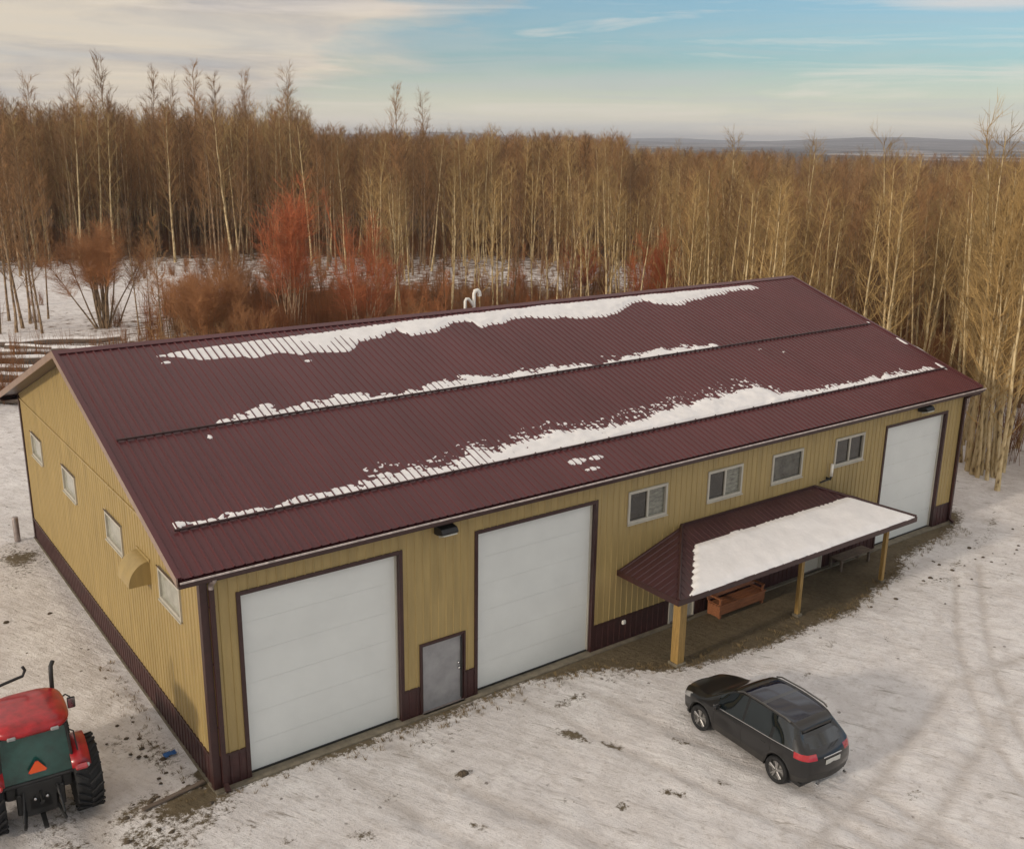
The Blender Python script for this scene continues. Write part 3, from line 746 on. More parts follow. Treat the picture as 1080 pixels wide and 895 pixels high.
def tD(X, Y):
    def e(cx_, cy_, rx, ry): return 1-((X-cx_)/rx)**2-((Y-cy_)/ry)**2
    d = np.maximum.reduce([e(11.1,.55,.42,.13), e(11.75,.52,.28,.12), e(30.82,3.3,.10,.35), e(31.0,2.6,.09,.5)*.9, e(30.6,1.35,.13,.35), e(6.1,7.28,.16,.06), e(2.15,8.08,.14,.07), e(1.95,4.35,.06,.1), e(11.3,.12,.35,.06), e(23.1,4.3,.1,.05), e(24,3.9,.08,.06), e(30.7,4.9,.1,.12)]) + nzr(X,Y,2)*1.1
    return np.where(d > .25, .012+.01*d, -1)
snow_sheet('roof_snow', 'long ragged band of snow lying just below the roof ridge', 1.9, 28, 7.2, 9.2, tA, roof_surf)
snow_sheet('roof_snow', 'thin line of snow caught behind the upper snow guard of the roof', 2.2, 21.7, 4.77, 6.1, tB, roof_surf)
snow_sheet('roof_snow', 'widest line of snow caught behind the lower snow guard near the eave', -.1, 30.3, 1.14, 3.2, tC, roof_surf)
snow_sheet('roof_snow', 'small leftover scraps of snow scattered over the bare roof sheets', .5, 31.2, .0, 8.5, tD, roof_surf, dx=.0381, dy=.035)
def porch_surf(X, Y):
    P = np.stack([X, Y, PE + (Y-pey)*pm_], -1); n = np.array([0,-pm_,1.])/math.hypot(pm_,1); return P, n
def tP(X, Y):
    hip_r = px1 - (Y-pey)/(-.04-pey)*(px1-rb)       # right hip line
    left = 12.72 + (Y-pey)/(1.65)*(14.55-12.72) + .13*np.abs(((Y*4.4+.4*fbm(Y*2,Y*0,2)) % 1)-.5)*2*fbm(Y*3+4,Y*0,2)*1.6
    topy = -.89 + .04*np.abs(((X/RIB) % 1)-.5)*2 + (fbm(X*1.1,Y*0,3)-.5)*.10
    boty = pey-.03+.05*fbm(X*2.5,X*0,3)
    d = np.minimum.reduce([X-left, hip_r-.05-X, topy-Y, Y-boty+.02])
    return np.where(d > 0, np.minimum(.03+d*.35, .07 + .07*fbm(X*.8,Y*.8,3)) , -1)
snow_sheet('porch_snow', 'smooth thick slab of snow covering the lower part of the porch roof', 12.6, 23.8, pey-.03, -.7, tP, porch_surf, dx=.057, dy=.05)

# ------------------------------------------------------------------ benches under the porch
def bench(x0_, x1_, y, label, wood, back=True):
    t = empty('bench', ((x0_+x1_)/2, y, 0), 0, label, 'bench')
    w_ = (x1_-x0_)/2
    s_ = MB()
    for i in range(4): s_.cbox((0, -.22+i*.125, .44), (2*w_, .11, .04), ch=.008)
    s_.build('seat', M[wood], t)
    if back: MB().cbox((0,-.24,.27), (2*w_-.1,.03,.28), ch=.006).build('front_board', M[wood], t)
    if back:
        s_ = MB(); Mx = Matrix.Rotation(R(-12), 3, 'X')
        for i in range(4): s_.cbox((0, .26+i*.028, .56+i*.125), (2*w_, .03, .11), Mx, ch=.008)
        s_.build('backrest', M[wood], t)
    for sx in (-1, 1):
        l = MB(); xx = sx*(w_-.12)
        l.cbox((xx,-.2,.21), (.09,.09,.42), ch=.01); l.cbox((xx,.24,.21), (.09,.09,.42), ch=.01); l.cbox((xx,.02,.385), (.08,.5,.07), ch=.01)
        if back:
            l.cbox((xx,.33,.72), (.07,.06,.66), Matrix.Rotation(R(-12),3,'X'), ch=.01)
            l.cbox((xx,-.2,.54), (.07,.07,.24), ch=.01); l.cbox((xx,.04,.66), (.1,.6,.045), ch=.01)
        if back: l.cbox((xx+sx*.05,.02,.26), (.03,.50,.44), ch=.008)
        l.build('leg', M[wood], t)
bench(16.05, 18.3, -.48, 'reddish stained wooden bench with slatted back under the porch', 'cedar')
bench(22.35, 24.2, -.42, 'low dark backless bench against the wall beyond the middle porch door', 'grey_wood', False)

# ------------------------------------------------------------------ SUV
def make_suv(loc, rz_):
    car = empty('parked_car', loc, rz_, 'dark grey SUV with panoramic glass roof parked on the snow in front of the porch', 'car')
    # y, body halfwidth, z of rows 0..6 (row4 roof edge, row6 centre), halfwidth of row4, y shift of row4/6, row0-3 shift
    ST = [
     (-2.12, .715, .42, .60, .84, 1.10, 1.42, 1.455, .52, .42),
     (-1.97, .855, .37, .57, .85, 1.12, 1.51, 1.55, .60, .31),
     (-1.60, .915, .33, .57, .86, 1.12, 1.59, 1.64, .645, .14),
     (-1.00, .920, .30, .57, .86, 1.08, 1.645, 1.69, .67, .02),
     (-.35, .920, .30, .57, .86, 1.05, 1.655, 1.70, .68, .0),
     (.15, .920, .30, .57, .86, 1.02, 1.62, 1.68, .68, .0),
     (.50, .920, .30, .57, .85, 1.00, 1.50, 1.58, .70, -.04),
     (.85, .920, .30, .57, .84, .985, 1.28, 1.36, .75, -.06),
     (1.20, .920, .31, .57, .82, .965, 1.06, 1.12, .80, -.04),
     (1.45, .915, .33, .57, .80, .93, .99, 1.045, .76, .0),
     (1.80, .875, .35, .56, .76, .87, .93, .985, .68, .04),
     (2.08, .80, .36, .54, .68, .76, .81, .86, .60, .10),
     (2.17, .66, .38, .52, .62, .68, .71, .75, .50, .12)]
    ST = np.array(ST)
    ctrl = np.zeros((len(ST), 8, 3))
    for i, (y, wb_, z0, z1, z2, z3, z4, z6, w4, ys) in enumerate(ST):
        rows = [(wb_*.95, y, z0), (wb_*.99, y, z1), (wb_, y, z2), (wb_*.965, y+ys*.15, z3), (w4, y+ys, z4), (w4*.88, y+ys, z4*.4+z6*.6), (w4*.5, y+ys, z6-.008), (0, y+ys, z6)]
        if i == 0: rows = [(x_, yy+(-.03 if j in (1,2) else (.0 if j != 2 else .0)), z_) for j, (x_, yy, z_) in enumerate(rows)]
        ctrl[i] = rows
    def cr(P, k):   # Catmull-Rom along axis 0, k subdivisions
        n = len(P); out = []; tv = []
        for i in range(n-1):
            p0, p1, p2, p3 = P[max(i-1,0)], P[i], P[i+1], P[min(i+2,n-1)]
            for j in range(k):
                t = j/k; tv.append(i+t)
                out.append(p1 + .5*t*((p2-p0) + t*((2*p0-5*p1+4*p2-p3) + t*(3*p1-p0-3*p2+p3))))
        out.append(P[-1]); tv.append(n-1)
        return np.array(out), np.array(tv)
    G, tu = cr(ctrl, 6)
    G2, tvv = cr(np.swapaxes(G, 0, 1), 4); G = np.swapaxes(G2, 0, 1)
    # wheel arches
    for yw in (-1.32, 1.37):
        Ra = .405; zc = .35
        for i in range(G.shape[0]):
            y = G[i,0,1]
            if abs(y-yw) < Ra:
                za = zc + math.sqrt(Ra*Ra-(y-yw)**2)
                for j in range(0, 9):
                    G[i,j,2] = max(G[i,j,2], za + .012*j)
    nu, nv = G.shape[:2]
    parts = {}
    def face(name, quad, side): parts.setdefault(name, MB()).add(quad, [(0,1,2,3)], True)
    def pname(u, v, y, x):
        if 3.12 < v < 3.9:
            if y < -1.85: return 'body'
            for nm, a, b_ in (('quarter', -1.68, -1.12), ('rear', -1.04, -.17), ('front', -.07, .78)):
                if a < y < b_: return 'win_'+nm
        if v > 4.3 and .30 < y < 1.12 and u < 8.6: return 'windshield'
        if 3.9 < v and .16 < y <= .30: return 'body'
        if v > 5 and -.50 < y < .12: return 'sunroof_f'
        if v > 5 and -1.45 < y < -.58: return 'sunroof_r'
        if 2.45 < v < 3.1 and y < -1.80: return 'tail'
        if 2.0 < v < 3.2 and y > 1.78: return 'head'
        if v < .75: return 'cladding'
        return 'body'
    for sd in (1, -1):
        for i in range(nu-1):
            for j in range(nv-1):
                q = [G[i,j], G[i+1,j], G[i+1,j+1], G[i,j+1]]
                c_ = sum(q)/4; nm = pname((tu[i]+tu[i+1])/2, (tvv[j]+tvv[j+1])/2, c_[1], c_[0])
                q = [(p[0]*sd, p[1], p[2]) for p in q]
                if nm.startswith(('win_','tail','head')): nm += '_L' if sd < 0 else '_R'
                face(nm, q if sd > 0 else q[::-1], sd)
    # rear and front faces: bridge the end rings across, with a bulge
    for end in (0, nu-1):
        jm = int(4*4) if end == 0 else 4*7
        cols = 12
        for j in range(jm):
            pa, pb = G[end,j], G[end,j+1]
            for c_ in range(cols):
                s0, s1 = c_/cols, (c_+1)/cols
                def pt(p, s_):
                    x_ = p[0]*(1-2*s_); b_ = (1-(1-2*s_)**2)*(.13 if end else -.12*min(1, max(0, (1.47-p[2])/.45)))*min(1, p[0]*1.6)
                    return (x_, p[1]+b_, p[2])
                q = [pt(pa,s0), pt(pa,s1), pt(pb,s1), pt(pb,s0)]
                xm = abs(sum(p[0] for p in q)/4); v = (tvv[j]+tvv[j+1])/2; xs_ = sum(p[0] for p in q)/4
                nm = 'body'
                if end == 0:
                    if 3.3 < v < 3.85 and xm < .56: nm = 'rear_window'
                    elif 2.4 < v < 3.0 and xm > .46: nm = 'tail_L' if xs_ < 0 else 'tail_R'
                    elif v < .9: nm = 'cladding'
                else:
                    if 1.2 < v < 2.9 and xm < .45: nm = 'grille'
                    elif v < .8: nm = 'cladding'
                face(nm, q, 1)
    def clean(mb_, name, m_, parent):
        o = mb_.build(name, m_, parent)
        import bmesh
        bm = bmesh.new(); bm.from_mesh(o.data); bmesh.ops.remove_doubles(bm, verts=bm.verts, dist=.0008); bmesh.ops.recalc_face_normals(bm, faces=bm.faces); bm.to_mesh(o.data); bm.free(); return o
    body = clean(parts['body'], 'body', M['paint'], car)
    clean(parts['cladding'], 'lower_cladding', M['cladding'], car)
    clean(parts['windshield'], 'windshield', M['glass'], car); clean(parts['rear_window'], 'rear_window', M['glass'], car)
    for k_ in ('sunroof_f','sunroof_r'): clean(parts[k_], 'roof_glass', M['sunroof'], car)
    for k_ in parts:
        if k_.startswith('win_'): clean(parts[k_], 'side_window', M['glass'], car)
        if k_.startswith('tail'): clean(parts[k_], 'tail_light', M['red_lens'], car)
        if k_.startswith('head'): clean(parts[k_], 'headlight', M['clear_lens'], car)
        if k_ == 'grille': clean(parts[k_], 'grille', M['black'], car)
    # underside and wheel wells
    mb = MB(); mb.box(-.80,.80,-2.0,1.95,.24,.34); mb.box(-.60,.60,-1.9,1.9,.33,.9); mb.build('underbody', M['black'], car)
    mb = MB()
    for yw in (-1.32, 1.37):
        for s_ in (-1, 1):
            n = 14; prof = [(yw+.42*math.cos(t), .35+.42*math.sin(t)) for t in np.linspace(-.15, math.pi+.15, n)]
            vs = [(s_*.60, a, b_) for a, b_ in prof] + [(s_*.895, a, b_) for a, b_ in prof]
            mb = MB(); mb.add(vs, [(i, i+1, n+i+1, n+i) for i in range(n-1)])
            mb.build('wheel_well', M['black'], car, fixn=False)
    # roof rails, belt trim, handles, mirrors, plate, wiper, badges are left plain
    for s_ in (-1, 1):
        mb = MB(); pts = [(s_*.655,-1.42,1.655),(s_*.67,-1.3,1.70),(s_*.69,-.6,1.735),(s_*.69,.1,1.715),(s_*.70,.28,1.64)]
        mb.tube(pts, .02, 6); mb.build('roof_rail', M['chrome2'], car)
        mb = MB(); pts = []
        for i in range(0, nu):
            if -1.8 < G[i,12,1] < .95: p = G[i,12]; pts.append((s_*(p[0]+.008), p[1], p[2]+.012))
        mb.tube(pts, .013, 5); mb.build('belt_trim', M['chrome'], car)
        for yy in (-.85, .12):
            MB().cbox((s_*.918, yy, .90), (.03,.17,.03), ch=.008).build('door_handle', M['paint'], car)
        mb = MB(); mb.cbox((s_*1.0,.70,1.06), (.20,.11,.15), ch=.035); mb.tube([(s_*.87,.70,1.0),(s_*.97,.70,1.03)], .03, 6)
        mb.build('side_mirror', M['paint'], car)
    for s_ in (-1, 1):      # door seams as thin recessed-looking strips
        mb = MB()
        for yy in (-1.08, -.12, .86):
            i = int(np.argmin(abs(G[:,8,1]-yy)))
            pts = [(s_*(G[i,j,0]+.001), yy, G[i,j,2]) for j in range(2, 13)]
            mb.tube(pts, .0045, 4, cap=False)
        mb.build('door_seam', M['black'], car)
    MB().cbox((0,-2.262,.88), (.50,.014,.12), ch=.004).build('licence_plate', M['plate'], car)
    MB().cbox((0,-2.232,1.0), (.62,.02,.025), ch=.006).build('tailgate_trim', M['chrome'], car)
    mb = MB(); mb.tube([(0,-2.18,1.18),(.28,-2.12,1.26)], .009, 5); mb.build('rear_wiper', M['black'], car)
    for s_ in (-1, 1): MB().tube([(s_*.5,-2.22,.36),(s_*.5,-2.30,.35)], .04, 10).build('exhaust_tip', M['chrome'], car)
    # wheels
    for yw in (-1.32, 1.37):
        for s_ in (-1, 1):
            w_ = MB(); c_ = (s_*.80, yw, .35)
            w_.lathe([(.0,.03),(.05,.03),(.06,.02),(.215,-.01),(.215,-.08)], 'x', (0,0,0), 24) if False else None
            w_.lathe([(.245,s_*.095),(.235,s_*.07),(.225,s_*.02),(.22,-s_*.08)], 'x', c_, 28)
            w_.lathe([(.0,s_*.045),(.215,s_*.02)], 'x', c_, 24)
            w_.lathe([(.0,s_*.085),(.045,s_*.08),(.06,s_*.05)], 'x', c_, 12)
            for k in range(5):
                a = 2*math.pi*k/5+.3
                for da in (-.13, .13):
                    p0 = (c_[0]+s_*.07, c_[1]+.04*math.cos(a), c_[2]+.04*math.sin(a)); p1 = (c_[0]+s_*.075, c_[1]+.235*math.cos(a+da), c_[2]+.235*math.sin(a+da))
                    w_.tube([p0,p1], [.034,.028], 5)
            wo = w_.build('wheel', M['rim'], car)
            ty = MB(); ty.lathe([(.235,s_*.09),(.26,s_*.112),(.31,s_*.118),(.342,s_*.10),(.35,s_*.07),(.352,0),(.35,-s_*.07),(.335,-s_*.11),(.25,-s_*.10)], 'x', c_, 36)
            ty.build('tyre', M['rubber'], wo)
    return car
_car = make_suv((11.80, -6.08, .0), R(-3.5)); _car.scale = (.965,)*3

# ------------------------------------------------------------------ tractor
def make_tractor(loc, rz_):
    t = empty('tractor', loc, rz_, 'red farm tractor with black cab frame, seen from behind beside the gable wall', 'tractor')
    # origin: ground under rear axle centre; +y forward
    RT = .80; HWc = .97
    for s_ in (-1, 1):
        c_ = (s_*HWc, 0, RT)
        r_ = MB(); r_.lathe([(.0,s_*.02),(.12,s_*.03),(.16,s_*-.02),(.36,s_*-.04),(.42,s_*.12),(.44,s_*.16)], 'x', c_, 24)
        r_.lathe([(.0,-s_*.06),(.40,-s_*.06),(.44,-s_*.16)], 'x', c_, 24)
        w_ = r_.build('rear_wheel', M['red'], t)
        ty = MB(); hw = .28
        ty.lathe([(.43,s_*.17),(.52,s_*.225),(.66,s_*hw),(.73,s_*.25),(.755,s_*.15),(.76,0),(.755,-s_*.15),(.73,-s_*.25),(.66,-s_*hw),(.52,-s_*.225),(.43,-s_*.17)], 'x', c_, 40)
        for k in range(22):
            for sd in (-1, 1):
                a = 2*math.pi*(k+(.5 if sd > 0 else 0))/22
                Mx = Matrix.Rotation(a, 3, 'X') @ Matrix.Rotation(sd*R(38), 3, 'Z')
                p = Matrix.Rotation(a, 3, 'X') @ Vector((sd*.14, 0, .775))
                ty.cbox((c_[0]+p.x, c_[1]+p.y, c_[2]+p.z), (.33,.055,.06), Mx, ch=.01)
        ty.build('tyre', M['rubber'], w_)
        c_ = (s_*.82, 2.35, .52)
        r_ = MB(); r_.lathe([(.0,s_*.05),(.10,s_*.05),(.25,-s_*.02),(.29,s_*.1)], 'x', c_, 20); w_ = r_.build('front_wheel', M['red'], t)
        ty = MB(); ty.lathe([(.28,s_*.12),(.36,s_*.155),(.46,s_*.15),(.50,s_*.09),(.505,0),(.50,-s_*.09),(.46,-s_*.15),(.36,-s_*.155),(.28,-s_*.12)], 'x', c_, 32)
        for k in range(18):
            for sd in (-1, 1):
                a = 2*math.pi*(k+(.5 if sd > 0 else 0))/18
                p = Matrix.Rotation(a, 3, 'X') @ Vector((sd*.08, 0, .51)); ty.cbox((c_[0]+p.x, c_[1]+p.y, c_[2]+p.z), (.17,.04,.035), Matrix.Rotation(a,3,'X') @ Matrix.Rotation(sd*R(38),3,'Z'))
        ty.build('tyre', M['rubber'], w_)
        # fender: arched shell over the rear wheel
        f_ = MB(); n = 12; ang = np.linspace(R(40), R(165), n); xo = sorted((s_*.66, s_*1.04))
        vs = []
        for x_ in xo:
            for rr in (.90, .865): vs += [(x_, -rr*math.cos(a)*1.0, RT+rr*math.sin(a)) for a in ang]
        fs = []
        for i in range(n-1):
            fs += [(i,i+1,2*n+i+1,2*n+i), (n+i,3*n+i,3*n+i+1,n+i+1), (i,n+i,n+i+1,i+1), (2*n+i,2*n+i+1,3*n+i+1,3*n+i)]
        fs += [(0,2*n,3*n,n), (n-1,2*n-1,4*n-1,3*n-1)]
        f_.add(vs, fs, True)
        fo = f_.build('fender', M['red'], t)
        MB().cbox((s_*.84,-.74,1.40), (.26,.10,.12), Matrix.Rotation(R(-35),3,'X'), ch=.03).build('tail_light', M['red_lens'], fo)
        MB().cbox((s_*.97,-.735,1.405), (.07,.09,.08), Matrix.Rotation(R(-35),3,'X'), ch=.02).build('indicator', M['clear_lens'], fo)
    # chassis
    b_ = MB(); b_.tube([(-.85,0,RT),(.85,0,RT)], .15, 12); b_.cbox((0,.1,.78), (.55,1.2,.6), ch=.06); b_.cbox((0,1.6,.72), (.45,2.2,.42), ch=.05)
    b_.tube([(-.75,2.35,.52),(.75,2.35,.52)], .09, 8); b_.build('chassis', M['black'], t)
    # rear hitch
    h_ = MB()
    for s_ in (-1, 1):
        h_.tube([(s_*.28,-.25,.55),(s_*.40,-.95,.42)], .035, 6); h_.tube([(s_*.30,-.1,1.05),(s_*.34,-.62,1.0),(s_*.40,-.80,.48)], .03, 6)
        h_.tube([(s_*.12,-.35,.9),(s_*.12,-.5,.85)], .05, 8)
    h_.tube([(0,-.3,.95),(0,-.85,.92)], .03, 6); h_.cbox((0,-.55,.36), (.10,.9,.05), ch=.01); h_.tube([(0,-.35,.68),(0,-.55,.68)], .045, 10)
    h_.cbox((0,-.38,.98), (.95,.25,.42), ch=.04); h_.cbox((0,-.30,.62), (.7,.4,.5), ch=.05); h_.cbox((-.42,-.5,.75), (.12,.1,.5), ch=.02); h_.cbox((.42,-.5,.75), (.12,.1,.5), ch=.02)
    h_.build('rear_hitch', M['black'], t)
    for s_ in (-1,1): MB().lathe([(0,-.02),(.035,-.018),(.035,.02),(0,.022)], 'y', (s_*.12,-.55,.82), 10).build('hydraulic_coupler', M['chrome'], t)
    # cab
    cab = MB(); cw, cb0, cb1 = .70, -.42, 1.05
    for s_ in (-1, 1):
        cab.tube([(s_*.72,-.46,1.18),(s_*.66,-.34,2.32)], .035, 6); cab.tube([(s_*.72,1.10,1.1),(s_*.64,.90,2.32)], .035, 6); cab.tube([(s_*.76,.25,1.0),(s_*.67,.25,2.32)], .03, 6)
        cab.tube([(s_*.66,-.34,2.32),(s_*.64,.90,2.32)], .04, 6); cab.tube([(s_*.72,-.46,1.2),(s_*.72,1.1,1.1)], .04, 6)
    cab.tube([(-.66,-.34,2.32),(.66,-.34,2.32)], .04, 6); cab.tube([(-.64,.9,2.32),(.64,.9,2.32)], .04, 6); cab.tube([(-.72,-.46,1.2),(.72,-.46,1.2)], .05, 6)
    cab.cbox((0,.32,1.02), (1.36,1.5,.38), ch=.04)
    cabo = cab.build('cab_frame', M['black'], t)
    def panel(name, q, m_):
        a = [Vector(p) for p in q]; n = (a[1]-a[0]).cross(a[3]-a[0]).normalized()*.006
        mb_ = MB(); mb_.add([p-n for p in a]+[p+n for p in a], [(0,1,2,3),(7,6,5,4),(0,4,5,1),(1,5,6,2),(2,6,7,3),(3,7,4,0)]); return mb_.build(name, m_, cabo)
    panel('rear_window', [(-.69,-.455,1.24),(.69,-.455,1.24),(.635,-.345,2.29),(-.635,-.345,2.29)], M['tglass'])
    panel('windshield', [(-.69,1.09,1.16),(.69,1.09,1.16),(.61,.905,2.29),(-.61,.905,2.29)], M['tglass'])
    for s_ in (-1, 1):
        panel('side_window', [(s_*.725,-.42,1.24),(s_*.725,.22,1.2),(s_*.665,.22,2.29),(s_*.66,-.31,2.29)], M['tglass'])
        panel('side_window', [(s_*.735,.29,1.2),(s_*.722,1.06,1.16),(s_*.64,.87,2.29),(s_*.665,.29,2.29)], M['tglass'])
    # seat inside
    se = MB(); se.cbox((0,.15,1.35), (.5,.45,.14), ch=.04); se.cbox((0,-.08,1.65), (.46,.12,.6), ch=.04); se.build('seat', M['black'], cabo)
    # rounded roof
    rf = MB(); n = 36; lv = [(.0,.86,2.34),(.0,1.0,2.36),(0,1.03,2.42),(0,1.0,2.49),(0,.90,2.545),(0,.72,2.575),(0,.4,2.59),(0,0,2.595)]
    vs = []
    for _, k, z in lv:
        for i in range(n):
            a = 2*math.pi*i/n; e = 3.6
            cx_ = math.copysign(abs(math.cos(a))**(2/e), math.cos(a)); sy_ = math.copysign(abs(math.sin(a))**(2/e), math.sin(a))
            vs.append((cx_*.76*k, .28+sy_*.86*k, z))
    rf.add(vs, [(j*n+i, j*n+(i+1)%n, (j+1)*n+(i+1)%n, (j+1)*n+i) for j in range(len(lv)-1) for i in range(n)], True)
    rf.add(vs[:n], [tuple(range(n))])
    ro = rf.build('cab_roof', M['red'], t)
    for s_ in (-1, 1):
        MB().cbox((s_*.42,-.60,2.40), (.17,.06,.08), ch=.02).build('work_light', M['clear_lens'], ro)
        MB().cbox((s_*.42,1.16,2.42), (.17,.06,.08), ch=.02).build('work_light', M['clear_lens'], ro)
    # slow moving vehicle triangle
    tri = [(-.20,1.02),(.20,1.02),(.235,1.07),(.035,1.40),(-.035,1.40),(-.235,1.07)]
    o = MB().prism([(x_*.80, (z_-1.2)*.72+1.56) for x_, z_ in tri], 'y', -.535, -.52).build('slow_vehicle_sign', M['red_lens'], t)
    MB().prism([(x_*.74, (z_-1.19)*.66+1.558) for x_, z_ in tri], 'y', -.545, -.536).build('sign_centre', M['orange'], o)
    # bonnet
    bn = MB(); prof = [(-.38,1.0),(-.40,1.25),(-.34,1.42),(-.2,1.50),(0,1.52),(.2,1.50),(.34,1.42),(.40,1.25),(.38,1.0)]
    secs = [(1.12,1.0,1.0),(1.9,.97,.97),(2.6,.90,.90),(2.85,.75,.80)]
    vs = [(x_*kx, y_, 1.0+(z_-1.0)*kz) for y_, kx, kz in secs for x_, z_ in prof]; m_ = len(prof)
    bn.add(vs, [(j*m_+i, j*m_+i+1, (j+1)*m_+i+1, (j+1)*m_+i) for j in range(len(secs)-1) for i in range(m_-1)], True)
    bn.add([v_ for v_ in vs[-m_:]], [tuple(range(m_))]); bn.build('bonnet', M['red'], t)
    gr = MB(); gr.cbox((0,2.72,.95), (.6,.3,.5), ch=.05); gr.build('grille', M['black'], t)
    # exhaust with curved tip, front grab bar, mirrors
    ex = MB(); ex.tube([(.60,1.18,1.1),(.62,1.16,2.2),(.64,1.16,2.75),(.66,1.22,2.92),(.72,1.32,2.98)], .05, 10); ex.tube([(.60,1.18,1.3),(.615,1.17,1.95)], .085, 10); ex.build('exhaust_pipe', M['black'], t)
    ex = MB(); ex.tube([(-.78,1.25,2.62),(-.3,1.3,2.72),(.08,1.34,2.78),(.14,1.36,2.9),(.10,1.36,3.0)], .035, 8); ex.tube([(-.64,.95,2.3),(-.66,1.25,2.64)], .03, 6); ex.build('light_bar', M['black'], t)
    for s_ in (-1, 1):
        mr = MB(); mr.tube([(s_*.68,.92,2.2),(s_*.86,.95,2.28),(s_*.95,.93,2.2)], .018, 6); mr.cbox((s_*.96,.92,2.06), (.17,.05,.28), ch=.02)
        mo = mr.build('mirror', M['black'], t); MB().cbox((s_*.96,.893,2.06), (.14,.006,.24)).build('mirror_glass', M['chrome'], mo)
    gl = MB(); gl.tube([(.78,-.42,1.45),(.84,-.40,1.5),(.80,-.30,2.05),(.72,-.28,2.1)], .016, 6); gl.build('grab_rail', M['black'], t)
    return t
make_tractor((-3.47, 1.32, 0), R(-4))

# ------------------------------------------------------------------ small things on the ground
mb = MB(); mb.cbox((0,0,.03), (1.5,.13,.045), ch=.008); o = mb.build('board', M['grey_wood'], None, (-.86,.30,.01)); o.rotation_euler = (0,0,R(9)); tag(o, 'old wooden board lying on bare mud at the building corner', 'board')
mb = MB()
n = 9; vs = []
for i in range(n):
    for j in range(n):
        x_, y_ = (i/(n-1)-.5)*.30, (j/(n-1)-.5)*.20; vs.append((x_+rnd.uniform(-.02,.02), y_+rnd.uniform(-.02,.02), .03+.07*float(fbm(np.array(i*.7),np.array(j*.7),2))*math.cos(x_*4)*math.cos(y_*5)))
mb.add(vs, [(i*n+j,(i+1)*n+j,(i+1)*n+j+1,i*n+j+1) for i in range(n-1) for j in range(n-1)], True)
tag(mb.build('rag', M['blue'], None, (-.42,1.95,.0)), 'small blue crumpled rag on the snow by the gable wall', 'rag')
def clod(name, x_, y_, r_, m_, label, cat, group=None):
    mb = MB(); rr = random.Random(int(x_*97+y_*31)); lat, lon = 5, 8; vs = [(0,0,r_*.7)]
    for i in range(1, lat):
        a = math.pi*i/lat*.62
        for k in range(lon):
            q = 2*math.pi*k/lon; s_ = r_*rr.uniform(.7,1.25); vs.append((s_*math.sin(a)*math.cos(q)*1.1, s_*math.sin(a)*math.sin(q), r_*.7*math.cos(a)*rr.uniform(.8,1.1)))
    fs = [(0,1+k,1+(k+1)%lon) for k in range(lon)]
    for i in range(lat-2):
        for k in range(lon): fs.append((1+i*lon+k,1+(i+1)*lon+k,1+(i+1)*lon+(k+1)%lon,1+i*lon+(k+1)%lon))
    mb.add(vs, fs, False); return tag(mb.build(name, m_, None, (x_,y_,-.01)), label, cat, group)
clod('dirt_clod', 5.02, -2.78, .13, M['soil'], 'single brown clod of earth on the snow in front of the grey walk door', 'clod')
for i in range(46):
    q = rnd.random()
    if q < .6: x_, y_ = rnd.gauss(-.85,.55), rnd.uniform(.2,4.2)
    elif q < .8: x_, y_ = rnd.gauss(-1.2,.6), rnd.uniform(-1.3,.6)
    else: x_, y_ = rnd.gauss(-2.4,.7), rnd.uniform(6,13)
    if x_ > -.18: continue
    clod('dirt_clod', x_, y_, rnd.uniform(.03,.085), M['soil'], 'small dark clod of frozen dirt scattered on the snow beside the gable wall', 'clod', 'dirt clods beside the gable wall')
for i in range(30):
    x_, y_ = rnd.gauss(27,3.2), rnd.gauss(-3,.9)
    if y_ > -1.2: continue
    clod('dirt_clod', x_, y_, rnd.uniform(.03,.08), M['soil'], 'small dark clod of dirt on the snow near the right end of the porch', 'clod', 'dirt clods near the right end of the porch')
# grey stub post near far gable corner
mb = MB(); mb.lathe([(0,.95),(.09,.94),(.11,.9),(.11,0)], 'z', (0,0,0), 14); tag(mb.build('pipe_stub', M['alu'], None, (-.62,18.6,0)), 'short pale grey upright pipe at the far corner of the gable wall', 'pipe')
# dry grass tufts along the porch apron edge
def blades(name, pts, h0, h1, m_, label, per=9, wd=.006):
    V_ = []; F_ = []
    for (x_, y_) in pts:
        for k in range(per):
            a = rnd.uniform(0, 6.28); r_ = rnd.uniform(0,.07); bx, by = x_+r_*math.cos(a), y_+r_*math.sin(a); h = rnd.uniform(h0,h1); ln = rnd.uniform(.1,.7)*h
            dx, dy = math.cos(a+rnd.uniform(-1,1))*ln, math.sin(a+rnd.uniform(-1,1))*ln; n_ = len(V_)
            V_ += [(bx-wd,by,-.02),(bx+wd,by,-.02),(bx+dx*.5,by+dy*.5,h*.7),(bx+dx,by+dy,h)]; F_ += [(n_,n_+1,n_+2),(n_,n_+2,n_+3)]
    o = bpy.data.objects.new(name, mesh_np(name, V_, F_, m_)); C.objects.link(o); return tag(o, label, 'grass', kind='stuff')
pts = []
for i in range(520):
    x_ = rnd.uniform(.3, 30.5); d_ = float(np.interp(x_, edge_x, edge_d)); y_ = -d_+rnd.gauss(0,.22)
    if y_ < -.38: pts.append((x_, y_))
for i in range(60): pts.append((rnd.gauss(-.45,.2), rnd.uniform(-.4,8)))
pts = [p for p in pts if p[0] < -.15 or p[1] < -.38]
blades('dry_grass', pts, .04, .12, M['grass_dry'], 'short dry brown grass along the thawed strip in front of the shop')

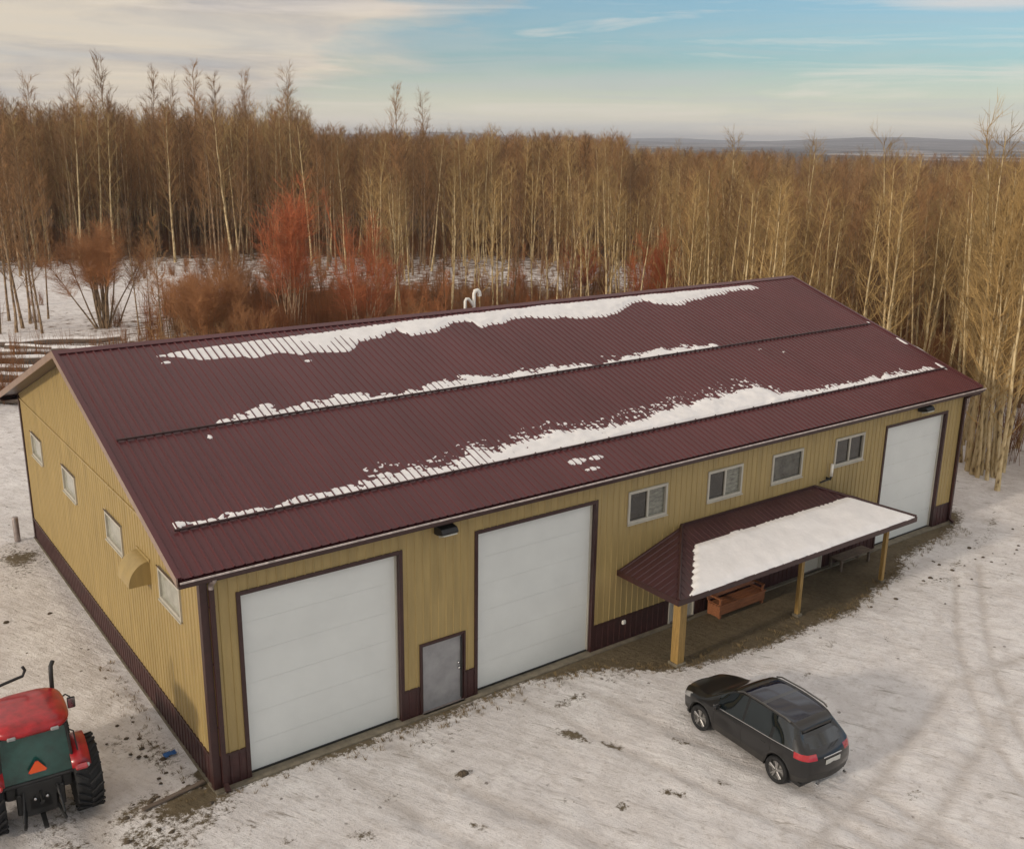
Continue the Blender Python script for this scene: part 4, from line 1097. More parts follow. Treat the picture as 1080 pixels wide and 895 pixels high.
# ------------------------------------------------------------------ trees
class TB:
    """fast tapered three or more sided segments into numpy lists"""
    def __init__(s): s.V = []; s.F = []
    def seg(s, pts, rads, n=3):
        pts = np.asarray(pts, float); k = len(pts); base = sum(len(v) for v in s.V)
        T = np.gradient(pts, axis=0); T /= np.linalg.norm(T, axis=1)[:,None]+1e-9
        ref = np.array([.3,.9,.1]); A = np.cross(T, ref); A /= np.linalg.norm(A, axis=1)[:,None]+1e-9; B = np.cross(T, A)
        ang = np.arange(n)*2*np.pi/n
        R_ = np.asarray(rads)[:,None,None]
        V_ = pts[:,None,:] + R_*(A[:,None,:]*np.cos(ang)[None,:,None] + B[:,None,:]*np.sin(ang)[None,:,None])
        s.V.append(V_.reshape(-1,3))
        i = np.arange(k-1)[:,None]*n; j = np.arange(n)[None,:]; j2 = (j+1) % n
        s.F.append((np.stack([i+j, i+j2, i+n+j2, i+n+j], -1).reshape(-1,4))+base)
    def mesh(s, name, m_, smooth=True): return mesh_np(name, np.concatenate(s.V), np.concatenate(s.F), m_, smooth)
def limb(rs, p0, d0, ln, r0, r1, up=.5, k=4, wob=.12):
    p = np.array(p0, float); d = np.array(d0, float); pts = [p.copy()]
    for i in range(k):
        d = d + np.array([0,0,up/k]) + rs.normal(0, wob, 3); d /= np.linalg.norm(d); p = p + d*ln/k; pts.append(p.copy())
    return np.array(pts), np.linspace(r0, r1, k+1)
def gen_poplar(seed, H=14., start=.28, nl=34, spread=1.0, tw=9, rt=.11, stems=1, twr=.0085):
    rs = np.random.RandomState(seed); tr = TB(); cr = TB()
    for st in range(stems):
        h = H*(1 if st == 0 else rs.uniform(.7,.95)); b0 = np.array([0,0,-.2]) if stems == 1 else np.array([rs.normal(0,.22),rs.normal(0,.22),-.2])
        lean = rs.normal(0,.04 if stems==1 else .10,2)
        zz = np.linspace(0,1,9); P = np.stack([b0[0]+lean[0]*zz*h+np.cumsum(rs.normal(0,.05,9)), b0[1]+lean[1]*zz*h+np.cumsum(rs.normal(0,.05,9)), b0[2]+zz*h], -1)
        P[0,:2] = b0[:2]
        tr.seg(P, rt*(1-zz*.9)*(1 if st==0 else .75)*np.array([1.35]+[1]*8), 6)
        for i in range(nl):
            t = start + (1-start)*((i+rs.rand())/nl)**.85
            p = np.array([np.interp(t, zz, P[:,a]) for a in range(3)]); a = i*2.4+rs.rand()
            prof = (math.sin(min(1,(t-start)/(1-start)*1.15+.12)*math.pi)**.6)
            ln = H*(.05+.135*prof)*rs.uniform(.7,1.25)*spread
            el = rs.uniform(.55,1.5); d = np.array([math.cos(a), math.sin(a), el]); d /= np.linalg.norm(d)
            r0 = rt*.30*(1-t*.6)
            Q, rr = limb(rs, p, d, ln, r0, .012, .55, 4, .10); cr.seg(Q, rr, 3)
            for w in range(tw):
                s_ = rs.uniform(.25,1); q = np.array([np.interp(s_*4, range(5), Q[:,c_]) for c_ in range(3)])
                dd = (Q[-1]-Q[0]); dd = dd/np.linalg.norm(dd) + rs.normal(0,.5,3); dd[2] = abs(dd[2])*.8+.35; dd /= np.linalg.norm(dd)
                l2 = rs.uniform(.35,1.05)*(.6+.5*spread)
                cr.seg(np.array([q, q+dd*l2*.5+rs.normal(0,.03,3), q+dd*l2+np.array([0,0,.08])]), [twr, twr*.8, .003], 3)
                for w2 in range(2):
                    q2 = q+dd*l2*rs.uniform(.3,.8); d3 = dd+rs.normal(0,.5,3); d3[2] = abs(d3[2]); d3 /= np.linalg.norm(d3)
                    cr.seg(np.array([q2, q2+d3*l2*.55]), [twr*.8, .003], 3)
    return tr, cr
def gen_bush(seed, H=5., ns=14, spread=1.0, tw=26, twr=.012, dome=True, rt=.05, bs=.5, lo=.30, jit=.55):
    rs = np.random.RandomState(seed); tr = TB(); cr = TB()
    for i in range(ns):
        a = i*2.4+rs.rand()*1.2; rad = rs.uniform(.0,1)**.7
        d = np.array([math.cos(a)*rad*spread*.5, math.sin(a)*rad*spread*.5, 1.]) + np.append(rs.normal(0,.035,2),0); d /= np.linalg.norm(d)
        ln = H*rs.uniform(.75,1.0)*(1-.15*rad) if dome else H*rs.uniform(.80,.98)*(1-.52*rad)
        Q, rr = limb(rs, (math.cos(a)*bs*rad+rs.normal(0,.12), math.sin(a)*bs*rad+rs.normal(0,.12), -.1), d, ln, rt*(1-.4*rad), .010, .12, 7, .055)
        tr.seg(Q[:5], rr[:5], 5); cr.seg(Q[4:], rr[4:], 3)
        for w in range(tw):
            s_ = rs.uniform(lo if dome else .15,1)**.85; q = np.array([np.interp(s_*7, range(8), Q[:,c_]) for c_ in range(3)])
            dd = (Q[-1]-Q[0]); dd = dd/np.linalg.norm(dd)+rs.normal(0,jit,3); dd[2] = abs(dd[2])*.8+.15; dd /= np.linalg.norm(dd); l2 = H*rs.uniform(.07,.18)*(1.75-1.3*s_ if not dome else 1)
            cr.seg(np.array([q, q+dd*l2*.5+rs.normal(0,.04,3), q+dd*l2+np.array([0,0,.1])]), [twr, twr*.8, .003], 3)
            for w2 in range(3):
                q2 = q+dd*l2*rs.uniform(.2,.8); d3 = dd+rs.normal(0,.6,3); d3[2] = abs(d3[2])*.7; d3 /= np.linalg.norm(d3); cr.seg(np.array([q2, q2+d3*l2*.6]), [twr*.8,.003], 3)
    return tr, cr
def inb(x_, y_): return -1.5 < x_ < L+2.2 and -4 < y_ < W+2.5
CAMX, CAMY = -6.498, -20.138
def polar(px, d):
    a = .636 + math.atan((px-540)/1060.3)
    return CAMX+d*math.sin(a), CAMY+d*math.cos(a)
protos = []
for k in range(6): protos.append((gen_poplar(100+k, 14, [.22,.46,.34,.28,.55,.18][k], [30,24,27,30,22,32][k], [.85,1.05,1.2][k%3], 6, .12), 'bark_gold', 'twig_gold', 14.))
for k in range(4): protos.append((gen_poplar(200+k, 18, [.30,.22,.38,.16][k], 40, [.8,1.0,.9,1.1][k], 9, .13, twr=.012), 'bark_grey', 'twig_brown', 18.))
protos.append((gen_poplar(300, 13, .3, 20, .85, 7, .10, stems=3), 'bark_gold', 'twig_gold', 13.))
PM = []
for i, ((tr, cr), bm1, tm1, H_) in enumerate(protos):
    top_ = max(v_[:,2].max() for v_ in cr.V)
    PM.append((tr.mesh('trunk', M[bm1]), cr.mesh('crown', M[tm1]), float(top_)))
def ground_z(x_, y_):
    i = min(max(int(np.searchsorted(gx, x_)), 1), nx-2); j = min(max(int(np.searchsorted(gy, y_)), 1), ny-2)
    return float(GZ[i,j])-.1
first_of = {}
def plant(i, x_, y_, H_, label, group, name='poplar_tree', cat='tree', pm=None, rz_=None):
    tm, cm, h0 = (pm or PM[i])
    s_ = H_/h0
    e = empty(name, (x_, y_, ground_z(x_, y_)), rnd.uniform(0,6.28) if rz_ is None else rz_, label, cat, group)
    e.scale = (s_*rnd.uniform(.9,1.1) if rz_ is None else s_,)*2 + (s_,)
    a = bpy.data.objects.new('trunk', tm); C.objects.link(a); a.parent = e
    b_ = bpy.data.objects.new('crown', cm); C.objects.link(b_); b_.parent = e
    if pm is None and i not in first_of: first_of[i] = (a, b_)
    return e
EPX = [-260,-100, 0,150,200,350,430,480,600,700,720,760,850,950,1000,1038,1052,1100,1250]
EDD = [125,122,122,134,132,126,118,130,130,124,90, 66, 60, 60, 66, 68, 54, 50, 46]
def pick(px, far=False):
    if far and px > 330 and rnd.random() < .72: return rnd.choice([6,7,8,9]), (rnd.uniform(10.9,13.2) if px > 800 else rnd.uniform(11.8,14) if px > 650 else rnd.uniform(13.5,16.2))
    if px < 330: return rnd.choice([6,7,8,9,6,7,0,2]), rnd.uniform(15.5,19.8)
    if px < 480: return rnd.choice([6,8,9,0,1,3]), rnd.uniform(13.5,16.8)
    if px < 650: return rnd.choice([0,1,2,3,4,5,9]), rnd.uniform(14,17)
    return rnd.choice([0,1,2,3,5,3,10]), (rnd.uniform(10.9,13.3) if px > 800 else rnd.uniform(11.8,14.0)) if rnd.random() < .96 else rnd.uniform(14.3,16.2)
cands = []
tries = 0
grid = {}
def ok(x_, y_, r_):
    cx_, cy_ = int(x_//3), int(y_//3)
    for a in (-1,0,1):
        for c_ in (-1,0,1):
            for q in grid.get((cx_+a, cy_+c_), ()):
                if (q[0]-x_)**2+(q[1]-y_)**2 < r_*r_: return False
    grid.setdefault((cx_, cy_), []).append((x_, y_)); return True
while len(cands) < 4600 and tries < 60000:
    tries += 1
    px = rnd.uniform(-230, 1290); e_ = float(np.interp(px, EPX, EDD))
    q = rnd.random(); d_ = e_ + (q**1.5)*(340-e_) + rnd.gauss(0, 3.5)
    dd = d_/math.cos(math.atan((px-540)/1060.3))*.94
    x_, y_ = polar(px, dd)
    if not ok(x_, y_, 1.3 if d_ < e_+40 else 2.2): continue
    cands.append((d_-e_, px, dd, x_, y_))
cands.sort(key=lambda c_: c_[0])
zones = [(210, 'brown-grey bare poplar in the tall stand beyond the clearing on the left', 'tall poplars beyond the clearing on the left', -300, 330),
         (0, 'slim pale trunked bare poplar in the stand behind the middle of the roof', 'poplars behind the middle of the roof ridge', 330, 700),
         (0, 'golden bare poplar in the dense stand behind the right end of the shop', 'poplars behind the right end of the shop', 700, 1400)]
indiv = [c_ for c_ in cands if -40 < c_[1] < 1120][:225]; ids = {id(c_) for c_ in indiv}
for c_ in indiv:
    _, px, dd, x_, y_ = c_
    i, H_ = pick(px, px < 700 and rnd.random() < .6); z_ = next(z for z in zones if z[3] <= px < z[4])
    if rnd.random() < .3: H_ *= rnd.uniform(.55,.8)
    plant(i, x_, y_, H_, z_[1], z_[2])
# particular trees
sp = [(95,150,23.5,7),(130,148,25.5,8),(160,150,24,6),(188,146,23,9),(215,150,25,7),(240,152,23.5,6),(262,150,24,8),(305,148,24.8,9),(298,155,22.5,6),(20,118,19.5,8),(50,140,22,7)]
for px, d_, H_, i in sp:
    x_, y_ = polar(px, d_); plant(i, x_, y_, H_, 'tallest bare poplar standing above the left part of the tree line against the sky', 'tall poplars rising above the left tree line')
x_, y_ = polar(414,158); plant(8, x_, y_, 23.0, 'lone tall poplar above the tree line, left one of the isolated pair', None)
x_, y_ = polar(449,158); plant(9, x_, y_, 22.4, 'lone tall poplar above the tree line, right one of the isolated pair', None)
x_, y_ = polar(937,76); plant(1, x_, y_, 16.6, 'brightest pale straight poplar trunk rising behind the right roof edge', None)
for px, d_, H_ in ((1046,49.5,16.2),(1051,49,13.2),(1054,50.5,15.0),(1058,48.5,14.6),(1062,49,17.2),(1067,50,13.8),(1072,52,15.4),(1040,55,14.2),(1030,57,14),(1035,54,13),(1024,58,13.6),(1078,49,14),(1084,50,15),(1049,52,13.8),(1060,53,14.4),(1043,51,12.6)):
    x_, y_ = polar(px, d_); plant(rnd.choice([0,3,10]), x_, y_, H_, 'thick pale poplar in the tight clump beyond the right end of the shop', 'poplar clump beyond the right end of the shop')
for k_ in range(44):
    px = rnd.uniform(395, 735); d_ = rnd.uniform(74, 104); x_, y_ = polar(px, d_)
    plant(rnd.choice([0,1,2,3,4,5,6,9]), x_, y_, rnd.uniform(9.5,13.8), 'slender bare tree standing in the brush in front of the main stand', 'slender trees in the brush behind the shop')
# left foreground clump of dark thin trees
for px, d_, H_ in ((8,84,15),(16,86,16),(24,88,15),(30,85,14),(36,83,15.5),(2,90,16),(-10,84,15),(44,90,12)):
    x_, y_ = polar(px, d_); plant(rnd.choice([6,7,9]), x_, y_, H_, 'slim brown bare tree in the clump at the far left edge of the clearing', 'tree clump at the left edge of the clearing')
# scattered slender trees in front of the stand
for px, d_, H_, i in ((140,80,10,6),(152,78,9,7),(165,74,10,6),(398,88,13,0),(420,80,12,1),(474,92,13,3),(505,84,12,0),(528,90,13.5,5),(560,88,12.5,2),(585,80,12,4),(612,86,13,0),(640,78,11.5,3),(668,76,12,1),(700,72,11.5,5),(722,70,12,2),(748,66,11.5,0)):
    x_, y_ = polar(px, d_); plant(i, x_, y_, H_, 'slender bare tree standing in the brush in front of the main stand', 'slender trees in the brush behind the shop')
def special(seed, px, d_, H_, kind, label, group=None, name='birch_tree', **kw):
    tr, cr = gen_bush(seed, H_, **kw)
    bk_, tw_ = kind; x_, y_ = polar(px, d_)
    plant(0, x_, y_, H_, label, group, name, 'tree' if 'tree' in name else 'shrub', (tr.mesh('trunk', M[bk_]), cr.mesh('crown', M[tw_]), H_), 0.0)
special(1, 306, 78, 12.2, ('bark_birch','twig_red'), 'tallest rust red birch clump behind the left part of the roof ridge', ns=16, spread=.16, tw=62, rt=.085, bs=.8)
special(2, 380, 75, 13.4, ('bark_birch','twig_red'), 'rust red birch with several pale forked stems right of the tallest red one', ns=13, spread=.30, tw=62, rt=.085, bs=1.0, dome=False, twr=.009)
special(3, 690, 85, 11.6, ('bark_birch','twig_red'), 'dark red birch among golden poplars behind the right half of the ridge', ns=15, spread=.22, tw=70, rt=.07, bs=.9, dome=False, twr=.010)
special(4, 104, 84, 8.4, ('bark_grey','twig_bush'), 'rounded brown bare willow standing in the snowy clearing', name='willow_tree', ns=20, spread=1.35, tw=130, rt=.12, twr=.009, bs=.7, lo=.45, jit=.85)
special(5, 212, 70, 7.2, ('bark_grey','twig_bush'), 'dense light brown bare shrub left of the red birches behind the ridge', name='willow_shrub', ns=34, spread=1.0, tw=70, rt=.045, twr=.009)
special(6, 175, 78, 5.5, ('bark_grey','twig_bush'), 'low brown shrub between the rounded willow and the dense shrub', name='willow_shrub', ns=16, spread=.9, tw=26, rt=.04)
special(7, 612, 92, 6.5, ('bark_grey','twig_red'), 'small reddish shrub among poplars behind the middle of the ridge', name='willow_shrub', ns=14, spread=.7, tw=30, rt=.04)
special(8, 258, 66, 4.8, ('bark_grey','twig_bush'), 'low brown shrub just left of the tallest red birch', name='willow_shrub', ns=16, spread=1.0, tw=26, rt=.04)

bp_ = []
for k in range(5):
    tr, cr = gen_bush(60+k, 6., ns=[9,14,6,12,8][k], spread=[.6,.9,.4,.7,.5][k], tw=[46,34,56,40,50][k], rt=.05, dome=bool(k % 2), twr=.009, bs=.6)
    bp_.append((tr.mesh('trunk', M[['bark_birch','bark_grey','bark_birch','bark_grey','bark_grey'][k]]), cr.mesh('crown', M[['twig_red2','twig_bush','twig_red2','twig_bush','twig_brown'][k]]), 6.))
for k in range(74):
    px = rnd.choice([rnd.uniform(140,480), rnd.gauss(330,70), rnd.uniform(430,720)]); d_ = rnd.uniform(56, 100)
    if px < 150 or (282 < px < 412 and d_ < 82): continue
    x_, y_ = polar(px, d_)
    if inb(x_, y_): continue
    plant(0, x_, y_, rnd.uniform(2.8,7.2)*(1 if px < 480 else .85), 'loose rust brown sapling clump in the scrub behind the roof ridge', 'rust brown sapling clumps behind the roof ridge', 'sapling_clump', 'shrub', rnd.choice(bp_))

# geometry nodes scatter used only for uncountable growth
def scatter(name, label, cat, pts, objs, smin=None):
    """pts: (x,y,z,scale,rot,index)"""
    me = bpy.data.meshes.new(name); P = np.array(pts, float)
    me.vertices.add(len(P)); me.vertices.foreach_set('co', P[:,:3].astype(np.float32).ravel())
    a = me.attributes.new('scl','FLOAT','POINT'); a.data.foreach_set('value', P[:,3].astype(np.float32))
    a = me.attributes.new('rot','FLOAT','POINT'); a.data.foreach_set('value', P[:,4].astype(np.float32))
    a = me.attributes.new('idx','INT','POINT'); a.data.foreach_set('value', P[:,5].astype(np.int32))
    o = bpy.data.objects.new(name, me); C.objects.link(o); tag(o, label, cat, kind='stuff')
    ng = bpy.data.node_groups.new(name+'_nodes','GeometryNodeTree')
    ng.interface.new_socket('Geometry', in_out='INPUT', socket_type='NodeSocketGeometry'); ng.interface.new_socket('Geometry', in_out='OUTPUT', socket_type='NodeSocketGeometry')
    gi = ng.nodes.new('NodeGroupInput'); go_ = ng.nodes.new('NodeGroupOutput')
    jn = ng.nodes.new('GeometryNodeJoinGeometry')
    for grp in reversed(objs):
        j2 = ng.nodes.new('GeometryNodeJoinGeometry')
        for ob in grp:
            oi = ng.nodes.new('GeometryNodeObjectInfo'); oi.transform_space = 'ORIGINAL'; oi.inputs['Object'].default_value = ob
            ng.links.new(oi.outputs['Geometry'], j2.inputs[0])
        g2 = ng.nodes.new('GeometryNodeGeometryToInstance'); ng.links.new(j2.outputs[0], g2.inputs[0]); ng.links.new(g2.outputs[0], jn.inputs[0])
    ip_ = ng.nodes.new('GeometryNodeInstanceOnPoints'); ip_.inputs['Pick Instance'].default_value = True
    def at(nm, ty):
        n_ = ng.nodes.new('GeometryNodeInputNamedAttribute'); n_.data_type = ty; n_.inputs['Name'].default_value = nm; return n_.outputs['Attribute']
    ng.links.new(gi.outputs[0], ip_.inputs['Points']); ng.links.new(jn.outputs[0], ip_.inputs['Instance']); ng.links.new(at('idx','INT'), ip_.inputs['Instance Index'])
    cb = ng.nodes.new('ShaderNodeCombineXYZ'); ng.links.new(at('rot','FLOAT'), cb.inputs[2]); ng.links.new(cb.outputs[0], ip_.inputs['Rotation'])
    cs = ng.nodes.new('ShaderNodeCombineXYZ'); s_ = at('scl','FLOAT')
    for k in range(3): ng.links.new(s_, cs.inputs[k])
    ng.links.new(cs.outputs[0], ip_.inputs['Scale']); ng.links.new(ip_.outputs[0], go_.inputs[0])
    md = o.modifiers.new('scatter','NODES'); md.node_group = ng
    return o
rest = [c_ for c_ in cands if id(c_) not in ids]
keys = sorted(first_of); kmap = {k: n_ for n_, k in enumerate(keys)}
fp = []
for _, px, dd, x_, y_ in rest:
    i, H_ = pick(px, True)
    if i not in kmap: i = keys[0]
    fp.append((x_, y_, ground_z(x_, y_), H_/PM[i][2], rnd.uniform(0,6.28), kmap[i]))
scatter('distant_forest', 'mass of bare brown poplar woods stretching away behind the nearest trees', 'forest', fp, [first_of[k] for k in keys])

# undergrowth: reddish brush clumps, one object
bt = TB()
def brush_pts(n_, fx, hmin, hmax):
    out = []
    for _ in range(n_):
        out.append((*fx(), rnd.uniform(hmin, hmax)))
    return out
def brush(name, label, plist, m_, per=26, r_=.012):
    V_ = []; F_ = []; nb = 0
    for x_, y_, h in plist:
        z_ = ground_z(x_, y_); k = per
        a = nrs.uniform(0, 6.28, k); sp_ = nrs.uniform(.0,.5,k)*h*.6; b0 = nrs.normal(0,.16*h*.5,(k,2)); hh = h*nrs.uniform(.5,1.05,k)
        p0 = np.stack([x_+b0[:,0], y_+b0[:,1], np.full(k, z_)], -1); p2 = p0+np.stack([np.cos(a)*sp_, np.sin(a)*sp_, hh], -1); p1 = (p0+p2)/2+np.stack([-np.cos(a)*sp_*.12, -np.sin(a)*sp_*.12, hh*.05], -1)
        th = nrs.uniform(0, 3.14, k); w = np.stack([np.cos(th), np.sin(th), np.zeros(k)], -1)*r_; w2 = np.stack([-np.sin(th), np.cos(th), np.zeros(k)], -1)*r_
        # two crossed slim strips make each stem
        for ww in (w, w2):
            V_.append(np.stack([p0-ww, p0+ww, p1+ww*.8, p1-ww*.8, p2+ww*.2, p2-ww*.2], 1).reshape(-1,3))
            i = np.arange(k)[:,None]*6+nb
            F_.append(np.concatenate([i+np.array([[0,1,2,3]]), i+np.array([[3,2,4,5]])], 0)); nb += k*6
    o = bpy.data.objects.new(name, mesh_np(name, np.concatenate(V_), np.concatenate(F_), m_)); C.objects.link(o); return tag(o, label, 'undergrowth', kind='stuff')
pl = []
def inb(x_, y_): return -1.5 < x_ < L+2.2 and -4 < y_ < W+2.5
tries = 0
while len(pl) < 4200 and tries < 40000:
    tries += 1
    px = rnd.uniform(-120, 1180); e_ = float(np.interp(px, EPX, EDD)); lo = np.interp(px, [-120,130,170,420,700,900,1010,1060,1180], [58,62,52,50,54,50,50,50,46])
    d_ = rnd.uniform(lo, e_+38); x_, y_ = polar(px, d_)
    if inb(x_, y_): continue
    cl = math.exp(-(((x_-15)/13)**2+((y_-78)/22)**2))+math.exp(-(((x_-7)/7)**2+((y_-62)/9)**2))
    if px < 170 and rnd.random() < min(.96, cl*1.3+.15): continue
    if 100 < d_ < e_-3 and rnd.random() < .8: continue
    if px > 985 and d_ < 66 and rnd.random() < .85: continue
    if rnd.random() > .35+.9*float(fbm(np.array(x_*.12), np.array(y_*.12), 3)): continue
    pl.append((x_, y_, rnd.uniform(.9,3.0) if d_ < e_ else rnd.uniform(1.4,3.8)))
brush('brushwood', 'tangle of reddish brown leafless brush on the woodland floor behind the shop', pl, M['twig_bush'])

pr = []
for _ in range(9000):
    px = rnd.choice([rnd.gauss(300,85), rnd.gauss(360,60), rnd.uniform(140,470), rnd.gauss(570,45), rnd.gauss(690,18)]); d_ = rnd.uniform(56, 92)
    x_, y_ = polar(px, d_)
    if 285 < px < 405 and d_ < 76 and rnd.random() < .6: continue
    if inb(x_, y_) or px < 150 or len(pr) >= 700: continue
    if float(fbm(np.array(x_*.16+30), np.array(y_*.16), 3)) < .46: continue
    pr.append((x_, y_, rnd.uniform(1.2,3.6)*(1 if px < 480 else .8)))
brush('brushwood', 'patches of taller rust orange leafless brush between the brown scrub behind the shop', pr, M['twig_red2'], per=30, r_=.010)
# felled logs at the left, dusted with snow
def log(px, d_, ln, r_, rz_, lab, grp='felled logs at the back left of the clearing', dz=0):
    x_, y_ = polar(px, d_); e = MB()
    pts = [(-ln/2+ln*i/6, .12*math.sin(i*1.7+px), r_+.05*math.sin(i*2.3)) for i in range(7)]
    e.tube(pts, [r_*(1.1-.06*i) for i in range(7)], 9); o = e.build('log', M['logbark'], None, (x_, y_, ground_z(x_,y_)+.1+dz)); o.rotation_euler = (0,rnd.uniform(-.02,.03),rz_+rnd.gauss(0,.09)); tag(o, lab, 'log', grp)
    s_ = MB(); s_.tube([(p[0],p[1]+.02,p[2]+r_*.62) for p in pts], [r_*.72*(1.1-.06*i) for i in range(7)], 8); s_.build('snow_cover', M['snow'], o)
ll = 'snow dusted felled log in the row behind the left gable peak'
base = -.636
k_ = 0
for px, d_, ln, r_, a in ((10,66,13,.28,.02),(55,64.5,12,.26,-.05),(20,72,11,.24,.05),(40,78,10,.24,.12),(90,63.5,9,.26,0),(0,69,12,.28,-.03),(75,70,8,.3,.03),(30,62.5,12,.26,.03),(100,66.5,7,.25,-.02),(60,75,9,.22,-.1),(128,65,8,.2,.05),(-20,75,12,.25,.0),(5,60.5,13,.26,.0),(64,61,10,.22,-.04)):
    log(px, d_, ln, r_, base+a, ll)
for j, (dx, dz) in enumerate(((0,0),(.0,.5),(.0,.95))):
    log(86, 68+j*.1, 4.6, .3, base+.02, 'dark cut log in the short stack at the right end of the log row', 'short log stack at the end of the log row', dz)

# ------------------------------------------------------------------ haze
hz = MB(); hz.box(-7500,7500,-7500,7500,-30,72)
hm, nt, b = new_mat('haze_air'); nt.nodes.remove(b)
pv = N(nt,'ShaderNodeVolumePrincipled'); pv.inputs['Density'].default_value = .00018; pv.inputs['Color'].default_value = (.72,.76,.86,1); pv.inputs['Anisotropy'].default_value = .0
nt.links.new(pv.outputs[0], nt.nodes['Material Output'].inputs['Volume'])
HAZE = True
if HAZE: tag(hz.build('haze', hm), kind='stuff')

# ------------------------------------------------------------------ light
SUN_AZ = R(-92)      # compass-like azimuth measured from +y towards +x: sun stands in the -x direction
SUN_EL = R(17)
world = bpy.data.worlds.new('World'); scene.world = world; world.use_nodes = True
nt = world.node_tree; bg = nt.nodes['Background']
sky = N(nt,'ShaderNodeTexSky'); sky.sky_type = 'NISHITA'; sky.sun_disc = False; sky.sun_elevation = SUN_EL; sky.sun_rotation = SUN_AZ
sky.air_density = 1.1; sky.dust_density = 1.6; sky.ozone_density = 1.5; sky.altitude = 600
tcg = N(nt,'ShaderNodeTexCoord')
sep = N(nt,'ShaderNodeSeparateXYZ'); nt.links.new(tcg.outputs['Generated'], sep.inputs[0])
yaw = .636
rx_, ry_ = math.cos(yaw), -math.sin(yaw); fx_, fy_ = math.sin(yaw), math.cos(yaw)
def lin(a, b_): return math_('ADD', math_('MULTIPLY', sep.outputs[0], a), math_('MULTIPLY', sep.outputs[1], b_))
U_ = lin(rx_, ry_); Fw = lin(fx_, fy_); Z_ = sep.outputs[2]
cmb = N(nt,'ShaderNodeCombineXYZ'); nt.links.new(U_, cmb.inputs[0]); nt.links.new(Fw, cmb.inputs[1]); nt.links.new(math_('MULTIPLY', Z_, 6.0), cmb.inputs[2])
def wn(scale, det, off=0, dst=.4):
    mp_ = N(nt,'ShaderNodeMapping'); mp_.inputs['Location'].default_value = (off,off*.7,off*.3); nt.links.new(cmb.outputs[0], mp_.inputs[0])
    return noise_(scale, det, .58, mp_.outputs[0], dst)
c1n = wn(2.6, 7, 3.1); c2n = wn(5.5, 6, 8.3); c3n = wn(1.5, 5, 21.0)
tint = N(nt,'ShaderNodeMix', data_type='RGBA'); tint.blend_type = 'MULTIPLY'; tint.inputs[0].default_value = 1
nt.links.new(sky.outputs[0], tint.inputs[6]); tint.inputs[7].default_value = (.054,.069,.080,1)
base_c = tint.outputs[2]
# horizon haze band
hzb = mr_(Z_, .072, .006, 0, .92)
c = mix_(math_('ADD', hzb, math_('MULTIPLY', math_('SUBTRACT', c2n, .5), .25), clamp=True), base_c, (.67,.61,.49))
c = mix_(mr_(Z_, .030, .0, 0, .6), c, (.60,.53,.47))
# cream cloud sheet in the upper left
line = math_('SUBTRACT', math_('ADD', Z_, .022), math_('ADD', .05, math_('MULTIPLY', math_('ADD', U_, .2), .364)))
left_ = mr_(U_, -.16, -.34)
m1 = math_('ADD', math_('MULTIPLY', line, 11.0), math_('MULTIPLY', math_('SUBTRACT', c1n, .5), 2.8))
m1 = math_('ADD', m1, math_('MULTIPLY', left_, .55))
m1 = mr_(m1, .05, .55)
cloudc = mix_(mr_(c2n, .42, .68), (.56,.48,.38), (.34,.31,.30))
c = mix_(math_('MULTIPLY', m1, .92), c, cloudc)
cmb2 = N(nt,'ShaderNodeCombineXYZ'); nt.links.new(U_, cmb2.inputs[0]); nt.links.new(Fw, cmb2.inputs[1]); nt.links.new(math_('MULTIPLY', Z_, 19.0), cmb2.inputs[2])
c4n = noise_(2.7, 7, .62, cmb2.outputs[0], .6)
c = mix_(math_('MULTIPLY', mr_(c4n, .50, .68, 0, .62), mr_(Z_, .15, .11)), c, (.64,.57,.50))
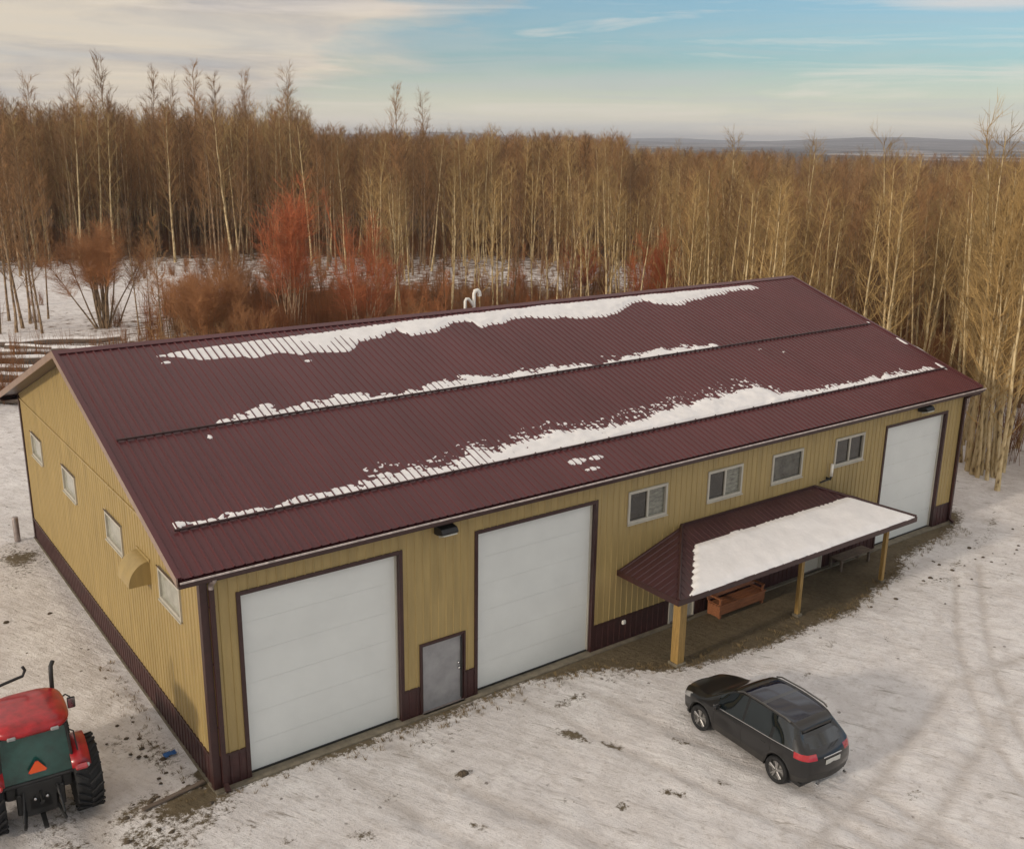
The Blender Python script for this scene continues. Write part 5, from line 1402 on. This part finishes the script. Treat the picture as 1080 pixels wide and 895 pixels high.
# thin grey streaks low down and a pinkish puff high on the right
st = mr_(c4n, .50, .36, 0, .45)
c = mix_(math_('MULTIPLY', st, mr_(Z_, .14, .05)), c, (.40,.41,.41))
pf = math_('ADD', math_('POWER', math_('DIVIDE', math_('SUBTRACT', U_, .40), .085), 2.0), math_('POWER', math_('DIVIDE', math_('SUBTRACT', Z_, .118), .011), 2.0))
pf = mr_(math_('ADD', pf, math_('MULTIPLY', c2n, 2.2)), 2.0, 1.1, 0, .6)
c = mix_(pf, c, (.55,.50,.47))
# broken cloud overhead and elsewhere
hi = math_('MULTIPLY', mr_(c3n, .45, .62), mr_(Z_, .15, .35, 0, .75))
c = mix_(hi, c, (.80,.82,.86))
nt.links.new(c, bg.inputs['Color']); bg.inputs['Strength'].default_value = 1.0

sd = bpy.data.lights.new('sun','SUN'); sd.energy = 1.3; sd.angle = R(4); sd.color = (1,.87,.71)
so = bpy.data.objects.new('sun', sd); C.objects.link(so)
dirv = Vector((math.sin(SUN_AZ)*math.cos(SUN_EL), math.cos(SUN_AZ)*math.cos(SUN_EL), math.sin(SUN_EL)))
so.rotation_euler = dirv.to_track_quat('Z','Y').to_euler(); so.location = (-40,0,30)

# ------------------------------------------------------------------ camera
f_, cx_, cy_, cz_, yaw, pit, rol = 1060.342, -5.802*1.12, -17.98*1.12, 13.003*1.12, .636, .276, .014
Fv = Vector((math.cos(pit)*math.sin(yaw), math.cos(pit)*math.cos(yaw), -math.sin(pit))); Rv = Vector((math.cos(yaw), -math.sin(yaw), 0)); Uv = Rv.cross(Fv)
R2 = Rv*math.cos(rol)+Uv*math.sin(rol); U2 = -Rv*math.sin(rol)+Uv*math.cos(rol)
cd = bpy.data.cameras.new('camera'); cam = bpy.data.objects.new('camera', cd); C.objects.link(cam)
cd.sensor_width = 36; cd.sensor_fit = 'HORIZONTAL'; cd.lens = 36*f_/1080; cd.clip_end = 30000; cd.clip_start = .3
Mx = Matrix((R2, U2, -Fv)).transposed().to_4x4(); Mx.translation = Vector((cx_, cy_, cz_)); cam.matrix_world = Mx
scene.camera = cam
vs_ = scene.view_settings; vs_.view_transform = 'Standard'; vs_.look = 'None'; vs_.exposure = .50; vs_.gamma = 1; vs_.use_curve_mapping = False
scene.cycles.max_bounces = 5; scene.cycles.diffuse_bounces = 3; scene.cycles.glossy_bounces = 3; scene.cycles.volume_bounces = 0
scene.cycles.caustics_reflective = False; scene.cycles.caustics_refractive = False
